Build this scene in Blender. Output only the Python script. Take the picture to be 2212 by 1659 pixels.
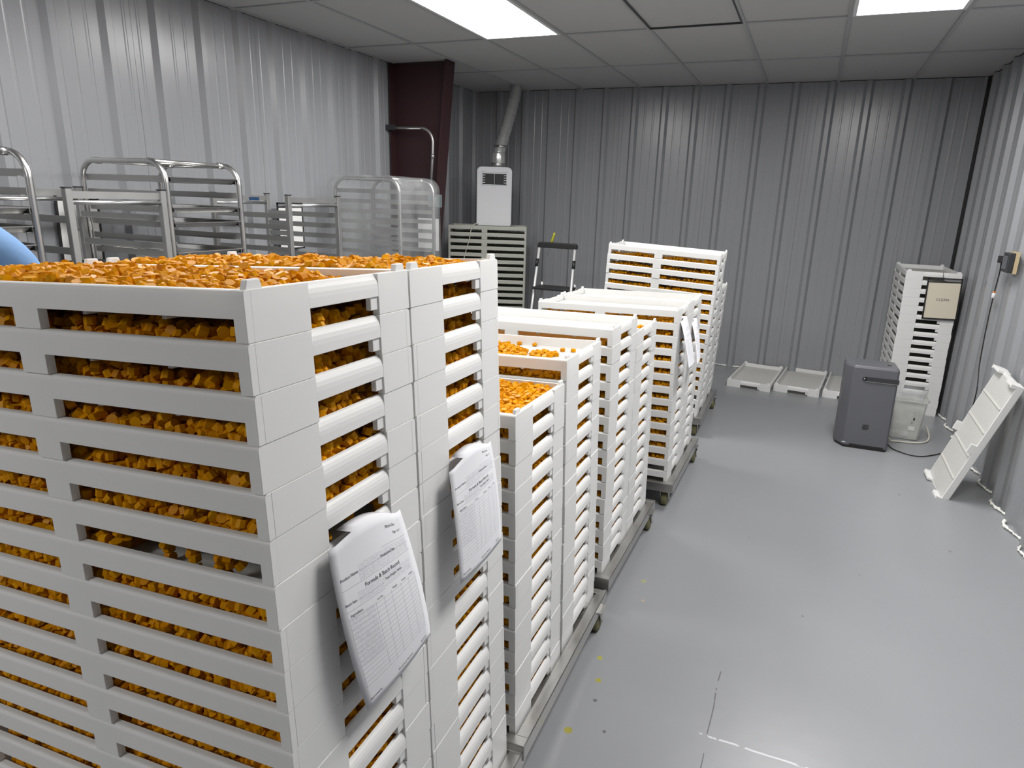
import bpy, bmesh, math, random
import numpy as np
from mathutils import Matrix, Vector

random.seed(7); rng = np.random.default_rng(11)
scene = bpy.context.scene
COL = scene.collection
for o in list(bpy.data.objects): bpy.data.objects.remove(o, do_unlink=True)

# ------------------------------------------------------------------ camera
FPX, YAW, PITCH, ROLL, CAMH = 1412.27, 0.38726, 0.27191, 0.03429, 1.64516
PPX, PPY = 1148.70, 821.70
def _axes():
    F = Vector((-math.sin(YAW)*math.cos(PITCH), math.cos(YAW)*math.cos(PITCH), -math.sin(PITCH)))
    r = Vector((math.cos(YAW), math.sin(YAW), 0)); u = r.cross(F)
    return r*math.cos(ROLL)+u*math.sin(ROLL), u*math.cos(ROLL)-r*math.sin(ROLL), F
_R, _U, _F = _axes()
cam_d = bpy.data.cameras.new('camera'); cam = bpy.data.objects.new('camera', cam_d); COL.objects.link(cam)
cam_d.sensor_fit = 'HORIZONTAL'; cam_d.sensor_width = 36.0; cam_d.lens = FPX/2212*36.0
cam_d.shift_x = -(PPX-1106)/2212; cam_d.shift_y = -(829.5-PPY)/2212
cam_d.clip_start = 0.02; cam_d.clip_end = 60
cam.matrix_world = Matrix(((_R.x,_U.x,-_F.x,0),(_R.y,_U.y,-_F.y,0),(_R.z,_U.z,-_F.z,CAMH),(0,0,0,1)))
scene.camera = cam
CAM = np.array((0,0,CAMH))

# ------------------------------------------------------------------ world, exposure
w = bpy.data.worlds.new('world'); scene.world = w; w.use_nodes = True
w.node_tree.nodes['Background'].inputs[0].default_value = (0.02,0.02,0.02,1)
w.node_tree.nodes['Background'].inputs[1].default_value = 0.2
vs = scene.view_settings
vs.view_transform = 'Standard'; vs.look = 'None'; vs.gamma = 1.0; vs.use_curve_mapping = False
vs.exposure = 0.82
LIGHT = 16.0          # emission of the ceiling troffers

# ------------------------------------------------------------------ room numbers
H = 2.754; YB = 7.006; XR = 1.233; XL = -3.645; YF = -3.6
GX0, GDX = -1.7855, 0.6096          # ceiling grid, across
GY0, GDY = 4.7447, 1.1647           # ceiling grid, along

# ------------------------------------------------------------------ materials
def mat(name, col, rough=0.5, metal=0.0, spec=0.5, build=None, **kw):
    m = bpy.data.materials.new(name); m.use_nodes = True
    nt = m.node_tree; b = nt.nodes['Principled BSDF']
    b.inputs['Base Color'].default_value = (*col, 1); b.inputs['Roughness'].default_value = rough
    b.inputs['Metallic'].default_value = metal; b.inputs['Specular IOR Level'].default_value = spec
    for k, v in kw.items(): b.inputs[k.replace('_',' ')].default_value = v
    if build: build(nt, b)
    return m
def node(nt, t, **kw):
    n = nt.nodes.new(t)
    for k, v in kw.items(): setattr(n, k, v)
    return n
def vary(scale=6.0, amt=0.1, bump=0.0, bscale=60.0, rvar=0.0, obj=True):
    """soft colour mottling, optional fine relief and roughness wear"""
    def f(nt, b):
        tc = node(nt,'ShaderNodeTexCoord')
        n = node(nt,'ShaderNodeTexNoise'); n.inputs['Scale'].default_value = scale; n.inputs['Detail'].default_value = 5
        nt.links.new(tc.outputs['Object'], n.inputs['Vector'])
        c = b.inputs['Base Color'].default_value[:3]
        mx = node(nt,'ShaderNodeMix', data_type='RGBA')
        mx.inputs[6].default_value = (*[x*(1-amt) for x in c],1); mx.inputs[7].default_value = (*[min(1,x*(1+amt)) for x in c],1)
        nt.links.new(n.outputs['Fac'], mx.inputs[0]); nt.links.new(mx.outputs[2], b.inputs['Base Color'])
        if rvar:
            mr = node(nt,'ShaderNodeMapRange'); r = b.inputs['Roughness'].default_value
            mr.inputs[3].default_value = r-rvar; mr.inputs[4].default_value = r+rvar
            nt.links.new(n.outputs['Fac'], mr.inputs[0]); nt.links.new(mr.outputs[0], b.inputs['Roughness'])
        if bump:
            n2 = node(nt,'ShaderNodeTexNoise'); n2.inputs['Scale'].default_value = bscale; n2.inputs['Detail'].default_value = 3
            nt.links.new(tc.outputs['Object'], n2.inputs['Vector'])
            bp = node(nt,'ShaderNodeBump'); bp.inputs['Strength'].default_value = bump; bp.inputs['Distance'].default_value = 0.002
            nt.links.new(n2.outputs['Fac'], bp.inputs['Height']); nt.links.new(bp.outputs[0], b.inputs['Normal'])
    return f
def translucent(frac, col, inner=None):
    def f(nt, b):
        if inner: inner(nt, b)
        out = nt.nodes['Material Output']
        t = node(nt,'ShaderNodeBsdfTranslucent'); t.inputs[0].default_value = (*col,1)
        mx = node(nt,'ShaderNodeMixShader'); mx.inputs[0].default_value = frac
        nt.links.new(b.outputs[0], mx.inputs[1]); nt.links.new(t.outputs[0], mx.inputs[2]); nt.links.new(mx.outputs[0], out.inputs[0])
    return f

def floor_nodes(nt, b):
    L = nt.links.new
    tc = node(nt,'ShaderNodeTexCoord'); sp = node(nt,'ShaderNodeSeparateXYZ'); L(tc.outputs['Object'], sp.inputs[0])
    n1 = node(nt,'ShaderNodeTexNoise'); n1.inputs['Scale'].default_value = 1.1; n1.inputs['Detail'].default_value = 6; L(tc.outputs['Object'], n1.inputs['Vector'])
    n2 = node(nt,'ShaderNodeTexNoise'); n2.inputs['Scale'].default_value = 14; n2.inputs['Detail'].default_value = 8; L(tc.outputs['Object'], n2.inputs['Vector'])
    mx = node(nt,'ShaderNodeMix', data_type='RGBA'); mx.inputs[6].default_value = (0.245,0.252,0.265,1); mx.inputs[7].default_value = (0.290,0.297,0.308,1)
    L(n1.outputs['Fac'], mx.inputs[0]); cur = mx.outputs[2]
    def m2(op, a, bb, clamp=False):
        n = node(nt,'ShaderNodeMath', operation=op); n.use_clamp = clamp
        for i, v in enumerate((a, bb)):
            if isinstance(v,(int,float)): n.inputs[i].default_value = v
            elif v is not None: L(v, n.inputs[i])
        return n.outputs[0]
    def mixc(fac, col, cur):
        k = node(nt,'ShaderNodeMix', data_type='RGBA'); L(fac, k.inputs[0]); L(cur, k.inputs[6]); k.inputs[7].default_value = (*col,1); return k.outputs[2]
    # worn paint over the two slab joints
    nw = node(nt,'ShaderNodeTexNoise'); nw.inputs['Scale'].default_value = 9; L(tc.outputs['Object'], nw.inputs['Vector'])
    wob = m2('MULTIPLY', m2('SUBTRACT', nw.outputs['Fac'], 0.5), 0.010)
    jx = m2('ABSOLUTE', m2('ADD', m2('SUBTRACT', sp.outputs[0], -0.093), wob), None)
    jy = m2('ABSOLUTE', m2('ADD', m2('SUBTRACT', sp.outputs[1], 1.822), wob), None)
    lx = m2('LESS_THAN', jx, 0.0019); ly = m2('LESS_THAN', jy, 0.0038)
    patch = m2('GREATER_THAN', n2.outputs['Fac'], 0.43)
    near = m2('MULTIPLY', m2('LESS_THAN', sp.outputs[1], 2.15), m2('GREATER_THAN', sp.outputs[1], 1.0))
    fx = m2('MULTIPLY', m2('MULTIPLY', lx, near), m2('GREATER_THAN', n2.outputs['Fac'], 0.47))
    rangex = m2('MULTIPLY', m2('GREATER_THAN', sp.outputs[0], -0.12), m2('LESS_THAN', sp.outputs[0], 0.6))
    fy = m2('MULTIPLY', ly, m2('MULTIPLY', patch, rangex))
    cur = mixc(fx, (0.10,0.10,0.11), cur); cur = mixc(fy, (0.55,0.56,0.58), cur)
    # drips and scuffs
    for (x, y, r, c) in ((-0.508,1.657,0.013,(0.30,0.27,0.03)),(-0.486,1.917,0.011,(0.33,0.30,0.04)),(-0.516,2.032,0.010,(0.38,0.36,0.05)),(-0.487,2.61,0.012,(0.34,0.34,0.18)),
                         (-0.454,2.462,0.008,(0.42,0.36,0.22)),(-0.468,1.818,0.006,(0.10,0.11,0.13)),(0.181,2.642,0.006,(0.14,0.14,0.15)),(0.86,3.55,0.010,(0.2,0.2,0.2)),(-0.086,3.248,0.007,(0.20,0.20,0.21)),
                         (-0.40,1.70,0.006,(0.12,0.12,0.13)),(0.42,3.1,0.005,(0.16,0.16,0.17)),(0.7,4.2,0.007,(0.17,0.17,0.17))):
        vm = node(nt,'ShaderNodeVectorMath', operation='DISTANCE'); L(tc.outputs['Object'], vm.inputs[0]); vm.inputs[1].default_value = (x,y,0)
        cur = mixc(m2('LESS_THAN', m2('ADD', vm.outputs['Value'], wob), r), c, cur)
    L(cur, b.inputs['Base Color'])
    mr = node(nt,'ShaderNodeMapRange'); mr.inputs[3].default_value = 0.26; mr.inputs[4].default_value = 0.40; L(n1.outputs['Fac'], mr.inputs[0]); L(mr.outputs[0], b.inputs['Roughness'])
    bp = node(nt,'ShaderNodeBump'); bp.inputs['Strength'].default_value = 0.12; bp.inputs['Distance'].default_value = 0.004
    hh = m2('SUBTRACT', n2.outputs['Fac'], m2('MULTIPLY', m2('ADD', fx, fy), 1.0)); L(hh, bp.inputs['Height']); L(bp.outputs[0], b.inputs['Normal'])

def candy_nodes(nt, b):
    L = nt.links.new
    g = node(nt,'ShaderNodeNewGeometry'); cr = node(nt,'ShaderNodeValToRGB')
    oi = node(nt,'ShaderNodeObjectInfo')
    ad = node(nt,'ShaderNodeMath', operation='ADD'); L(g.outputs['Random Per Island'], ad.inputs[0]); L(oi.outputs['Random'], ad.inputs[1])
    fr = node(nt,'ShaderNodeMath', operation='FRACT'); L(ad.outputs[0], fr.inputs[0])
    e = cr.color_ramp.elements; e[0].position = 0; e[0].color = (0.64,0.245,0.001,1); e[1].position = 1; e[1].color = (0.74,0.335,0.001,1)
    L(fr.outputs[0], cr.inputs[0]); L(cr.outputs[0], b.inputs['Base Color'])
    out = nt.nodes['Material Output']; t = node(nt,'ShaderNodeBsdfTranslucent'); L(cr.outputs[0], t.inputs[0])
    mx = node(nt,'ShaderNodeMixShader'); mx.inputs[0].default_value = 0.12; L(b.outputs[0], mx.inputs[1]); L(t.outputs[0], mx.inputs[2]); L(mx.outputs[0], out.inputs[0])

def mesh_floor_nodes(nt, b):
    """perforated tray bottom: a fine grid of little holes as relief and darker dots"""
    L = nt.links.new
    tc = node(nt,'ShaderNodeTexCoord'); v = node(nt,'ShaderNodeTexVoronoi'); v.inputs['Scale'].default_value = 75; v.inputs['Randomness'].default_value = 0.12
    L(tc.outputs['Object'], v.inputs['Vector'])
    lt = node(nt,'ShaderNodeMath', operation='LESS_THAN'); lt.inputs[1].default_value = 0.18; L(v.outputs['Distance'], lt.inputs[0])
    mx = node(nt,'ShaderNodeMix', data_type='RGBA'); L(lt.outputs[0], mx.inputs[0]); mx.inputs[6].default_value = (0.84,0.84,0.82,1); mx.inputs[7].default_value = (0.50,0.50,0.48,1)
    L(mx.outputs[2], b.inputs['Base Color'])
    bp = node(nt,'ShaderNodeBump'); bp.inputs['Strength'].default_value = 0.5; bp.inputs['Distance'].default_value = 0.002
    L(v.outputs['Distance'], bp.inputs['Height']); L(bp.outputs[0], b.inputs['Normal'])

def paper_nodes(seed):
    """a printed batch form: ruled table, grey handwriting; UV is the sheet, v = 0 at the top"""
    def f(nt, b):
        L = nt.links.new
        tc = node(nt,'ShaderNodeTexCoord'); sp = node(nt,'ShaderNodeSeparateXYZ'); L(tc.outputs['UV'], sp.inputs[0]); u, v = sp.outputs[0], sp.outputs[1]
        def m(op, a, bb=None, cc=None):
            n = node(nt,'ShaderNodeMath', operation=op)
            for i, q in enumerate((a, bb, cc)):
                if q is None: continue
                if isinstance(q,(int,float)): n.inputs[i].default_value = q
                else: L(q, n.inputs[i])
            return n.outputs[0]
        def rng_(x, a, bb): return m('MULTIPLY', m('GREATER_THAN', x, a), m('LESS_THAN', x, bb))
        rows = m('LESS_THAN', m('FRACT', m('MULTIPLY', v, 34.0)), 0.09)
        table = m('MULTIPLY', rng_(v,0.40,0.86), rng_(u,0.07,0.93))
        rowl = m('MULTIPLY', rows, table)
        coll = None
        for cu in (0.07,0.36,0.46,0.56,0.70,0.82,0.93):
            c = m('LESS_THAN', m('ABSOLUTE', m('SUBTRACT', u, cu)), 0.0022)
            coll = c if coll is None else m('MAXIMUM', coll, c)
        coll = m('MULTIPLY', coll, rng_(v,0.40,0.86))
        head = None
        for (vv, u0, u1) in ((0.19,0.06,0.95),(0.245,0.06,0.95),(0.33,0.06,0.5),(0.365,0.06,0.5),(0.145,0.55,0.95)):
            c = m('MULTIPLY', m('LESS_THAN', m('ABSOLUTE', m('SUBTRACT', v, vv)), 0.0014), rng_(u,u0,u1))
            head = c if head is None else m('MAXIMUM', head, c)
        nz = node(nt,'ShaderNodeTexNoise'); nz.inputs['Scale'].default_value = 55; nz.inputs['Detail'].default_value = 4; nz.inputs['Distortion'].default_value = 2.5
        mp = node(nt,'ShaderNodeMapping'); mp.inputs['Location'].default_value = (seed,seed*2,0); mp.inputs['Scale'].default_value = (1.0,1.6,1); L(tc.outputs['UV'], mp.inputs[0]); L(mp.outputs[0], nz.inputs['Vector'])
        ink = m('LESS_THAN', m('ABSOLUTE', m('SUBTRACT', nz.outputs['Fac'], 0.5)), 0.022)
        area = m('MAXIMUM', m('MULTIPLY', rng_(v,0.155,0.24), rng_(u,0.25,0.93)), m('MULTIPLY', rng_(v,0.40,0.72), rng_(u,0.08,0.34)))
        area = m('MAXIMUM', area, m('MULTIPLY', rng_(v,0.29,0.36), rng_(u,0.2,0.9)))
        inkm = m('MULTIPLY', m('MULTIPLY', ink, area), 0.62)
        fac = m('MAXIMUM', m('MULTIPLY', m('MAXIMUM', m('MAXIMUM', rowl, coll), head), 0.55), inkm)
        mx = node(nt,'ShaderNodeMix', data_type='RGBA'); L(fac, mx.inputs[0]); mx.inputs[6].default_value = (0.80,0.80,0.83,1); mx.inputs[7].default_value = (0.16,0.16,0.2,1)
        L(mx.outputs[2], b.inputs['Base Color'])
    return f

def emit(name, col, strength):
    m = bpy.data.materials.new(name); m.use_nodes = True; nt = m.node_tree; nt.nodes.remove(nt.nodes['Principled BSDF'])
    e = node(nt,'ShaderNodeEmission'); e.inputs[0].default_value = (*col,1); e.inputs[1].default_value = strength
    nt.links.new(e.outputs[0], nt.nodes['Material Output'].inputs[0]); return m
def film(name, frac, col, rough):
    def f(nt, b):
        out = nt.nodes['Material Output']; t = node(nt,'ShaderNodeBsdfTransparent'); mx = node(nt,'ShaderNodeMixShader')
        tc = node(nt,'ShaderNodeTexCoord'); n = node(nt,'ShaderNodeTexNoise'); n.inputs['Scale'].default_value = 5; n.inputs['Detail'].default_value = 4; nt.links.new(tc.outputs['Object'], n.inputs['Vector'])
        mr = node(nt,'ShaderNodeMapRange'); mr.inputs[1].default_value = .3; mr.inputs[2].default_value = .7; mr.inputs[3].default_value = frac*.6; mr.inputs[4].default_value = min(1,frac*1.4)
        nt.links.new(n.outputs['Fac'], mr.inputs[0]); nt.links.new(mr.outputs[0], mx.inputs[0])
        bp = node(nt,'ShaderNodeBump'); bp.inputs['Strength'].default_value = .6; bp.inputs['Distance'].default_value = .02; nt.links.new(n.outputs['Fac'], bp.inputs['Height']); nt.links.new(bp.outputs[0], b.inputs['Normal'])
        nt.links.new(t.outputs[0], mx.inputs[1]); nt.links.new(b.outputs[0], mx.inputs[2]); nt.links.new(mx.outputs[0], out.inputs[0])
    return mat(name, col, rough, build=f)

M = {
 'wall': mat('painted_steel_panel', (0.290,0.298,0.312), 0.27, build=vary(0.8,0.03)),
 'tile': mat('ceiling_tile', (0.46,0.46,0.452), 0.9, build=vary(3,0.03,bump=0.25,bscale=140)),
 'tbar': mat('ceiling_grid', (0.38,0.38,0.38), 0.5, build=vary(5,0.03)),
 'floor': mat('epoxy_floor', (0.29,0.30,0.32), 0.3, spec=0.5, build=floor_nodes),
 'plastic': mat('tray_plastic', (0.88,0.88,0.865), 0.42, build=translucent(0.20,(0.92,0.91,0.88),vary(4,0.03,bump=0.06,bscale=40))),
 'traymesh': mat('tray_mesh', (0.72,0.72,0.70), 0.5, build=translucent(0.45,(0.85,0.84,0.78),mesh_floor_nodes)),
 'oldplastic': mat('aged_tray_plastic', (0.52,0.53,0.47), 0.5, build=translucent(0.25,(0.7,0.7,0.6),vary(4,0.05))),
 'candy': mat('gummy', (0.65,0.26,0.006), 0.40, spec=0.12, build=candy_nodes),
 'steel': mat('stainless', (0.56,0.55,0.53), 0.32, 1.0, build=vary(9,0.15,bump=0.05,bscale=30,rvar=0.1)),
 'alu': mat('aluminium', (0.62,0.62,0.61), 0.30, 1.0, build=vary(7,0.1,rvar=0.08)),
 'rail': mat('anodised_rail', (0.80,0.80,0.79), 0.35, 0.35, build=vary(7,0.05)),
 'aluflat': mat('mill_aluminium', (0.46,0.46,0.45), 0.42, 0.9, build=vary(7,0.1,rvar=0.06)),
 'pan': mat('sheet_pan_metal', (0.58,0.57,0.55), 0.24, 1.0, build=vary(12,0.18,rvar=0.08)),
 'black': mat('black_plastic', (0.018,0.018,0.018), 0.45, build=vary(10,0.2)),
 'rubber': mat('caster_rubber', (0.16,0.15,0.07), 0.7, build=vary(20,0.2)),
 'maroon': mat('red_oxide_steel', (0.030,0.009,0.011), 0.5, build=vary(3,0.15)),
 'foam': mat('spray_foam', (0.82,0.81,0.76), 0.8, build=vary(30,0.08,bump=0.5,bscale=60)),
 'charcoal': mat('charcoal_plastic', (0.115,0.118,0.130), 0.36, build=vary(5,0.06)),
 'darkgrey': mat('dark_grey_plastic', (0.035,0.036,0.04), 0.4, build=vary(5,0.06)),
 'white': mat('white_plastic', (0.66,0.67,0.69), 0.16, build=vary(4,0.02)),
 'paper': mat('plain_paper', (0.74,0.73,0.71), 0.8, build=vary(5,0.02)),
 'cream': mat('cream_paper', (0.66,0.60,0.48), 0.6, build=vary(4,0.06)),
 'ink': mat('ink', (0.05,0.05,0.06), 0.6, build=vary(5,0.05)),
 'foil': mat('foil_duct', (0.78,0.79,0.77), 0.30, 0.75, build=vary(30,0.2,bump=0.5,bscale=60)),
 'conduit': mat('galvanised_conduit', (0.42,0.42,0.41), 0.4, 0.9, build=vary(12,0.1)),
 'box': mat('grey_box_paint', (0.16,0.19,0.19), 0.5, build=vary(6,0.05)),
 'shirt': mat('blue_shirt', (0.125,0.235,0.42), 0.85, build=vary(6,0.10,bump=0.3,bscale=90)),
 'trouser': mat('dark_trousers', (0.03,0.035,0.05), 0.85, build=vary(6,0.1)),
 'skin': mat('skin', (0.52,0.32,0.24), 0.5, build=vary(8,0.06)),
 'hair': mat('dark_hair', (0.03,0.02,0.015), 0.6, build=vary(30,0.3)),
 'shoe': mat('black_shoe', (0.02,0.02,0.02), 0.5, build=vary(9,0.1)),
 'yellow': mat('yellow_grip', (0.42,0.40,0.03), 0.4, build=vary(9,0.1)),
 'cordwhite': mat('white_tube', (0.62,0.61,0.52), 0.4, build=vary(9,0.05)),
 'blue': mat('blue_sticker', (0.04,0.10,0.22), 0.4, build=vary(9,0.05)),
 'tan': mat('bare_wood', (0.50,0.40,0.24), 0.7, build=vary(12,0.15)),
 'orange': mat('orange_plug', (0.7,0.2,0.02), 0.4, build=vary(12,0.1)),
 'gap': mat('dark_sealant', (0.012,0.013,0.015), 0.6, build=vary(5,0.1)),
 'film': film('clear_film', 0.20, (0.62,0.64,0.64), 0.12),
 'jug': film('cloudy_plastic', 0.62, (0.66,0.67,0.62), 0.3),
 'bag': film('bag_film', 0.35, (0.7,0.72,0.72), 0.2),
 'lamp': emit('lit_diffuser', (1.0,0.985,0.975), LIGHT),
 'lampframe': mat('troffer_frame', (0.7,0.7,0.7), 0.5, build=vary(5,0.02)),
}

# ------------------------------------------------------------------ helpers
def tag(o, label=None, cat=None, group=None, kind=None):
    if label: o['label'] = label
    if cat: o['category'] = cat
    if group: o['group'] = group
    if kind: o['kind'] = kind
    return o
def link(name, data, m=None, parent=None, loc=None, rot=None):
    o = bpy.data.objects.new(name, data); COL.objects.link(o)
    if m is not None and data is not None and not data.materials: data.materials.append(m if not isinstance(m,str) else M[m])
    if parent: o.parent = parent
    if loc is not None: o.location = loc
    if rot is not None: o.rotation_euler = rot
    return o
def empty(name, loc=(0,0,0), rz=0.0):
    o = bpy.data.objects.new(name, None); COL.objects.link(o); o.location = loc; o.rotation_euler = (0,0,rz); o.empty_display_size = 0.1
    return o
class MB:
    """collects simple solids into one mesh"""
    def __init__(s): s.v = []; s.f = []; s.sm = []
    def add(s, vs, fs, smooth=False):
        n = len(s.v); s.v += [tuple(p) for p in vs]; s.f += [tuple(i+n for i in f) for f in fs]; s.sm += [smooth]*len(fs); return s
    def box(s, a, b):
        x0,y0,z0 = a; x1,y1,z1 = b
        return s.add([(x0,y0,z0),(x1,y0,z0),(x1,y1,z0),(x0,y1,z0),(x0,y0,z1),(x1,y0,z1),(x1,y1,z1),(x0,y1,z1)],
                     [(0,3,2,1),(4,5,6,7),(0,1,5,4),(1,2,6,5),(2,3,7,6),(3,0,4,7)])
    def prism(s, poly, axis, a, b):
        """extrude a 2D polygon along axis from a to b; poly holds the other two coordinates in xyz order"""
        def P(p, t):
            return {'x':(t,p[0],p[1]),'y':(p[0],t,p[1]),'z':(p[0],p[1],t)}[axis]
        n = len(poly)
        return s.add([P(p,a) for p in poly]+[P(p,b) for p in poly], [tuple(range(n)), tuple(range(2*n-1,n-1,-1))]+[(i,i+n,(i+1)%n+n,(i+1)%n) for i in range(n)])
    def tube(s, path, r, seg=10, cap=True, radii=None):
        path = [Vector(p) for p in path]; rings = []; n = len(path)
        T0 = (path[1]-path[0]).normalized(); up = Vector((0,0,1)) if abs(T0.z) < .9 else Vector((1,0,0))
        nrm = (up - T0*up.dot(T0)).normalized()
        vs = []
        for i, p in enumerate(path):
            T = ((path[min(i+1,n-1)]-path[max(i-1,0)])).normalized()
            nrm = (nrm - T*nrm.dot(T)).normalized(); bn = T.cross(nrm); rr = radii[i] if radii else r
            for k in range(seg):
                a = 2*math.pi*k/seg; vs.append(p + (nrm*math.cos(a)+bn*math.sin(a))*rr)
        fs = [(i*seg+k, i*seg+(k+1)%seg, (i+1)*seg+(k+1)%seg, (i+1)*seg+k) for i in range(n-1) for k in range(seg)]
        s.add(vs, fs, True)
        if cap:
            m = len(s.v)-n*seg
            s.f += [tuple(m+k for k in range(seg-1,-1,-1)), tuple(m+(n-1)*seg+k for k in range(seg))]; s.sm += [False]*2
        return s
    def lathe(s, prof, c=(0,0,0), axis='z', seg=16):
        """prof: (radius, height) pairs"""
        vs = []
        for r, h in prof:
            for k in range(seg):
                a = 2*math.pi*k/seg; p = (r*math.cos(a), r*math.sin(a), h)
                if axis == 'x': p = (p[2],p[0],p[1])
                if axis == 'y': p = (p[0],p[2],p[1])
                vs.append((p[0]+c[0],p[1]+c[1],p[2]+c[2]))
        n = len(prof)
        fs = [(i*seg+k, i*seg+(k+1)%seg, (i+1)*seg+(k+1)%seg, (i+1)*seg+k) for i in range(n-1) for k in range(seg)]
        s.add(vs, fs, True); m = len(s.v)-n*seg
        s.f += [tuple(m+k for k in range(seg-1,-1,-1)), tuple(m+(n-1)*seg+k for k in range(seg))]; s.sm += [False]*2
        return s
    def mesh(s, name, bevel=0.0, seg=2):
        me = bpy.data.meshes.new(name); me.from_pydata(s.v, [], s.f); me.update()
        bm = bmesh.new(); bm.from_mesh(me)
        bmesh.ops.recalc_face_normals(bm, faces=bm.faces)
        if bevel:
            es = [e for e in bm.edges if len(e.link_faces) == 2 and e.calc_face_angle(0) > 0.6]
            bmesh.ops.bevel(bm, geom=es, offset=bevel, segments=seg, profile=0.5, affect='EDGES', clamp_overlap=True)
        bm.to_mesh(me); bm.free()
        if not bevel: me.polygons.foreach_set('use_smooth', s.sm if len(s.sm)==len(me.polygons) else [False]*len(me.polygons))
        else: me.polygons.foreach_set('use_smooth', [False]*len(me.polygons))
        me.update(); return me
    def build(s, name, m, parent=None, bevel=0.0, seg=2, loc=None, rot=None):
        return link(name, s.mesh(name, bevel, seg), m, parent, loc, rot)
def arc(c, r, a0, a1, n, plane='xz', off=0.0):
    out = []
    for i in range(n+1):
        a = a0+(a1-a0)*i/n; p, q = c[0]+r*math.cos(a), c[1]+r*math.sin(a)
        out.append({'xz':(p,off,q),'xy':(p,q,off),'yz':(off,p,q)}[plane])
    return out
def bez(pts, n=8):
    """smooth path through points (Catmull-Rom)"""
    P = [Vector(p) for p in pts]; P = [P[0]*2-P[1]]+P+[P[-1]*2-P[-2]]; out = []
    for i in range(1, len(P)-2):
        for k in range(n):
            t = k/n; a,b,c,d = P[i-1],P[i],P[i+1],P[i+2]
            out.append(0.5*((2*b)+(c-a)*t+(2*a-5*b+4*c-d)*t*t+(3*b-a-3*c+d)*t**3))
    out.append(P[-2]); return out
def text_mesh(s, size, align='CENTER'):
    cu = bpy.data.curves.new('lettering','FONT'); cu.body = s; cu.size = size; cu.align_x = align; cu.align_y = 'CENTER'; cu.resolution_u = 3
    o = bpy.data.objects.new('tmp', cu); me = bpy.data.meshes.new_from_object(o)
    bpy.data.objects.remove(o); bpy.data.curves.remove(cu); me.materials.clear(); return me
ORD = ['topmost','second from top','third from top','fourth from top','fifth from top','sixth from top','seventh from top','eighth from top','ninth from top','tenth from top',
       'eleventh from top','twelfth from top','thirteenth from top','fourteenth from top','fifteenth from top','sixteenth from top','seventeenth from top','eighteenth from top','nineteenth from top','twentieth from top']

# ------------------------------------------------------------------ the room
fl = MB().add([(XL,YF,0),(XR,YF,0),(XR,YB,0),(XL,YB,0)], [(0,1,2,3)]).build('floor', 'floor'); tag(fl, 'grey painted concrete floor with worn slab joints and yellow drips', kind='structure')

def panel_profile(a, b, phase):
    """ribbed sheet: (position, depth) from a to b, ribs 12 inches apart with two faint stiffeners between"""
    pts = [(a,0.0)]; sp = 0.3048
    k0 = math.floor((a-phase)/sp)-1; k1 = math.ceil((b-phase)/sp)+1
    for k in range(k0, k1+1):
        c = phase+k*sp
        for s, d in ((-0.042,0),(-0.018,0.030),(0.018,0.030),(0.042,0),(0.098,0),(0.104,0.002),(0.114,0.002),(0.120,0),(0.184,0),(0.190,0.002),(0.200,0.002),(0.206,0)):
            if a+1e-4 < c+s < b-1e-4: pts.append((c+s,d))
    pts.append((b,0.0)); pts.sort(); return pts
def wall(name, label, axis, base, sign, lo, hi, phase, z1):
    """axis: the direction the wall runs in; base: its fixed coordinate; sign: which way the ribs point"""
    def P(s, d, z): return (s, base+sign*d, z) if axis == 'x' else (base+sign*d, s, z)
    root = MB().add([P(lo,-0.012,0),P(hi,-0.012,0),P(hi,-0.012,z1),P(lo,-0.012,z1)],[(0,1,2,3)]).build(name,'wall'); tag(root, label, kind='structure')
    e = phase-0.1524; k = math.ceil((lo-e)/0.9144-1e-6); edges = [lo]+[e+0.9144*i for i in range(k, k+40) if lo+.05 < e+0.9144*i < hi-.05]+[hi]
    for a, b in zip(edges[:-1], edges[1:]):
        pr = panel_profile(a, b-0.0015, phase); n = len(pr)
        vs = [P(s,d,0.0) for s,d in pr]+[P(s,d,z1) for s,d in pr]
        MB().add(vs, [(i,i+1,i+1+n,i+n) for i in range(n-1)]).build('panel','wall',root)
    return root
wall('wall_back','far wall of grey ribbed steel panels behind the trays','x',YB,-1,XL,XR,0.918,H)
wall('wall_left','left wall of grey ribbed steel panels behind the pan racks','y',XL,1,YF,YB,3.006,H)
wall('wall_right','right wall of grey ribbed steel panels beside the leaning tray','y',XR,-1,YF,YB,6.20,H)
wall('wall_front','ribbed steel wall behind the camera','x',YF,1,XL,XR,0.918,H)
tr = MB().box((XR-0.034,YB-0.045,0.0),(XR-0.012,YB-0.030,H)).build('trim_1','gap'); tag(tr,'dark joint in the far right corner of the room',kind='structure')

# spray foam bead along the wall feet
def foam(name, pts, label, r=0.011):
    path = bez(pts, 10); rad = [r*(0.30+0.55*abs(math.sin(i*0.37)*math.cos(i*0.11+1))+0.45*random.random()) for i in range(len(path))]
    path = [p+Vector((random.uniform(-.004,.004),random.uniform(-.004,.004),random.uniform(0,.006))) for p in path]
    o = MB().tube(path, r, 8, radii=rad).build(name,'foam'); tag(o, label, kind='structure')
fp = []
y = 6.15
while y > 2.6:
    fp += [(1.186,y,0.008),(1.20,y-0.10,0.010),(1.226,y-0.17,0.008),(1.226,y-0.23,0.008)]; y -= 0.3048
foam('trim_2', fp, 'white foam bead squeezed out along the foot of the right wall', 0.009)
foam('trim_3', [(x,YB-0.006-0.006*random.random(),0.006) for x in np.arange(XL+.1,XR-.05,0.12)], 'white foam bead along the foot of the far wall', 0.008)

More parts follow.
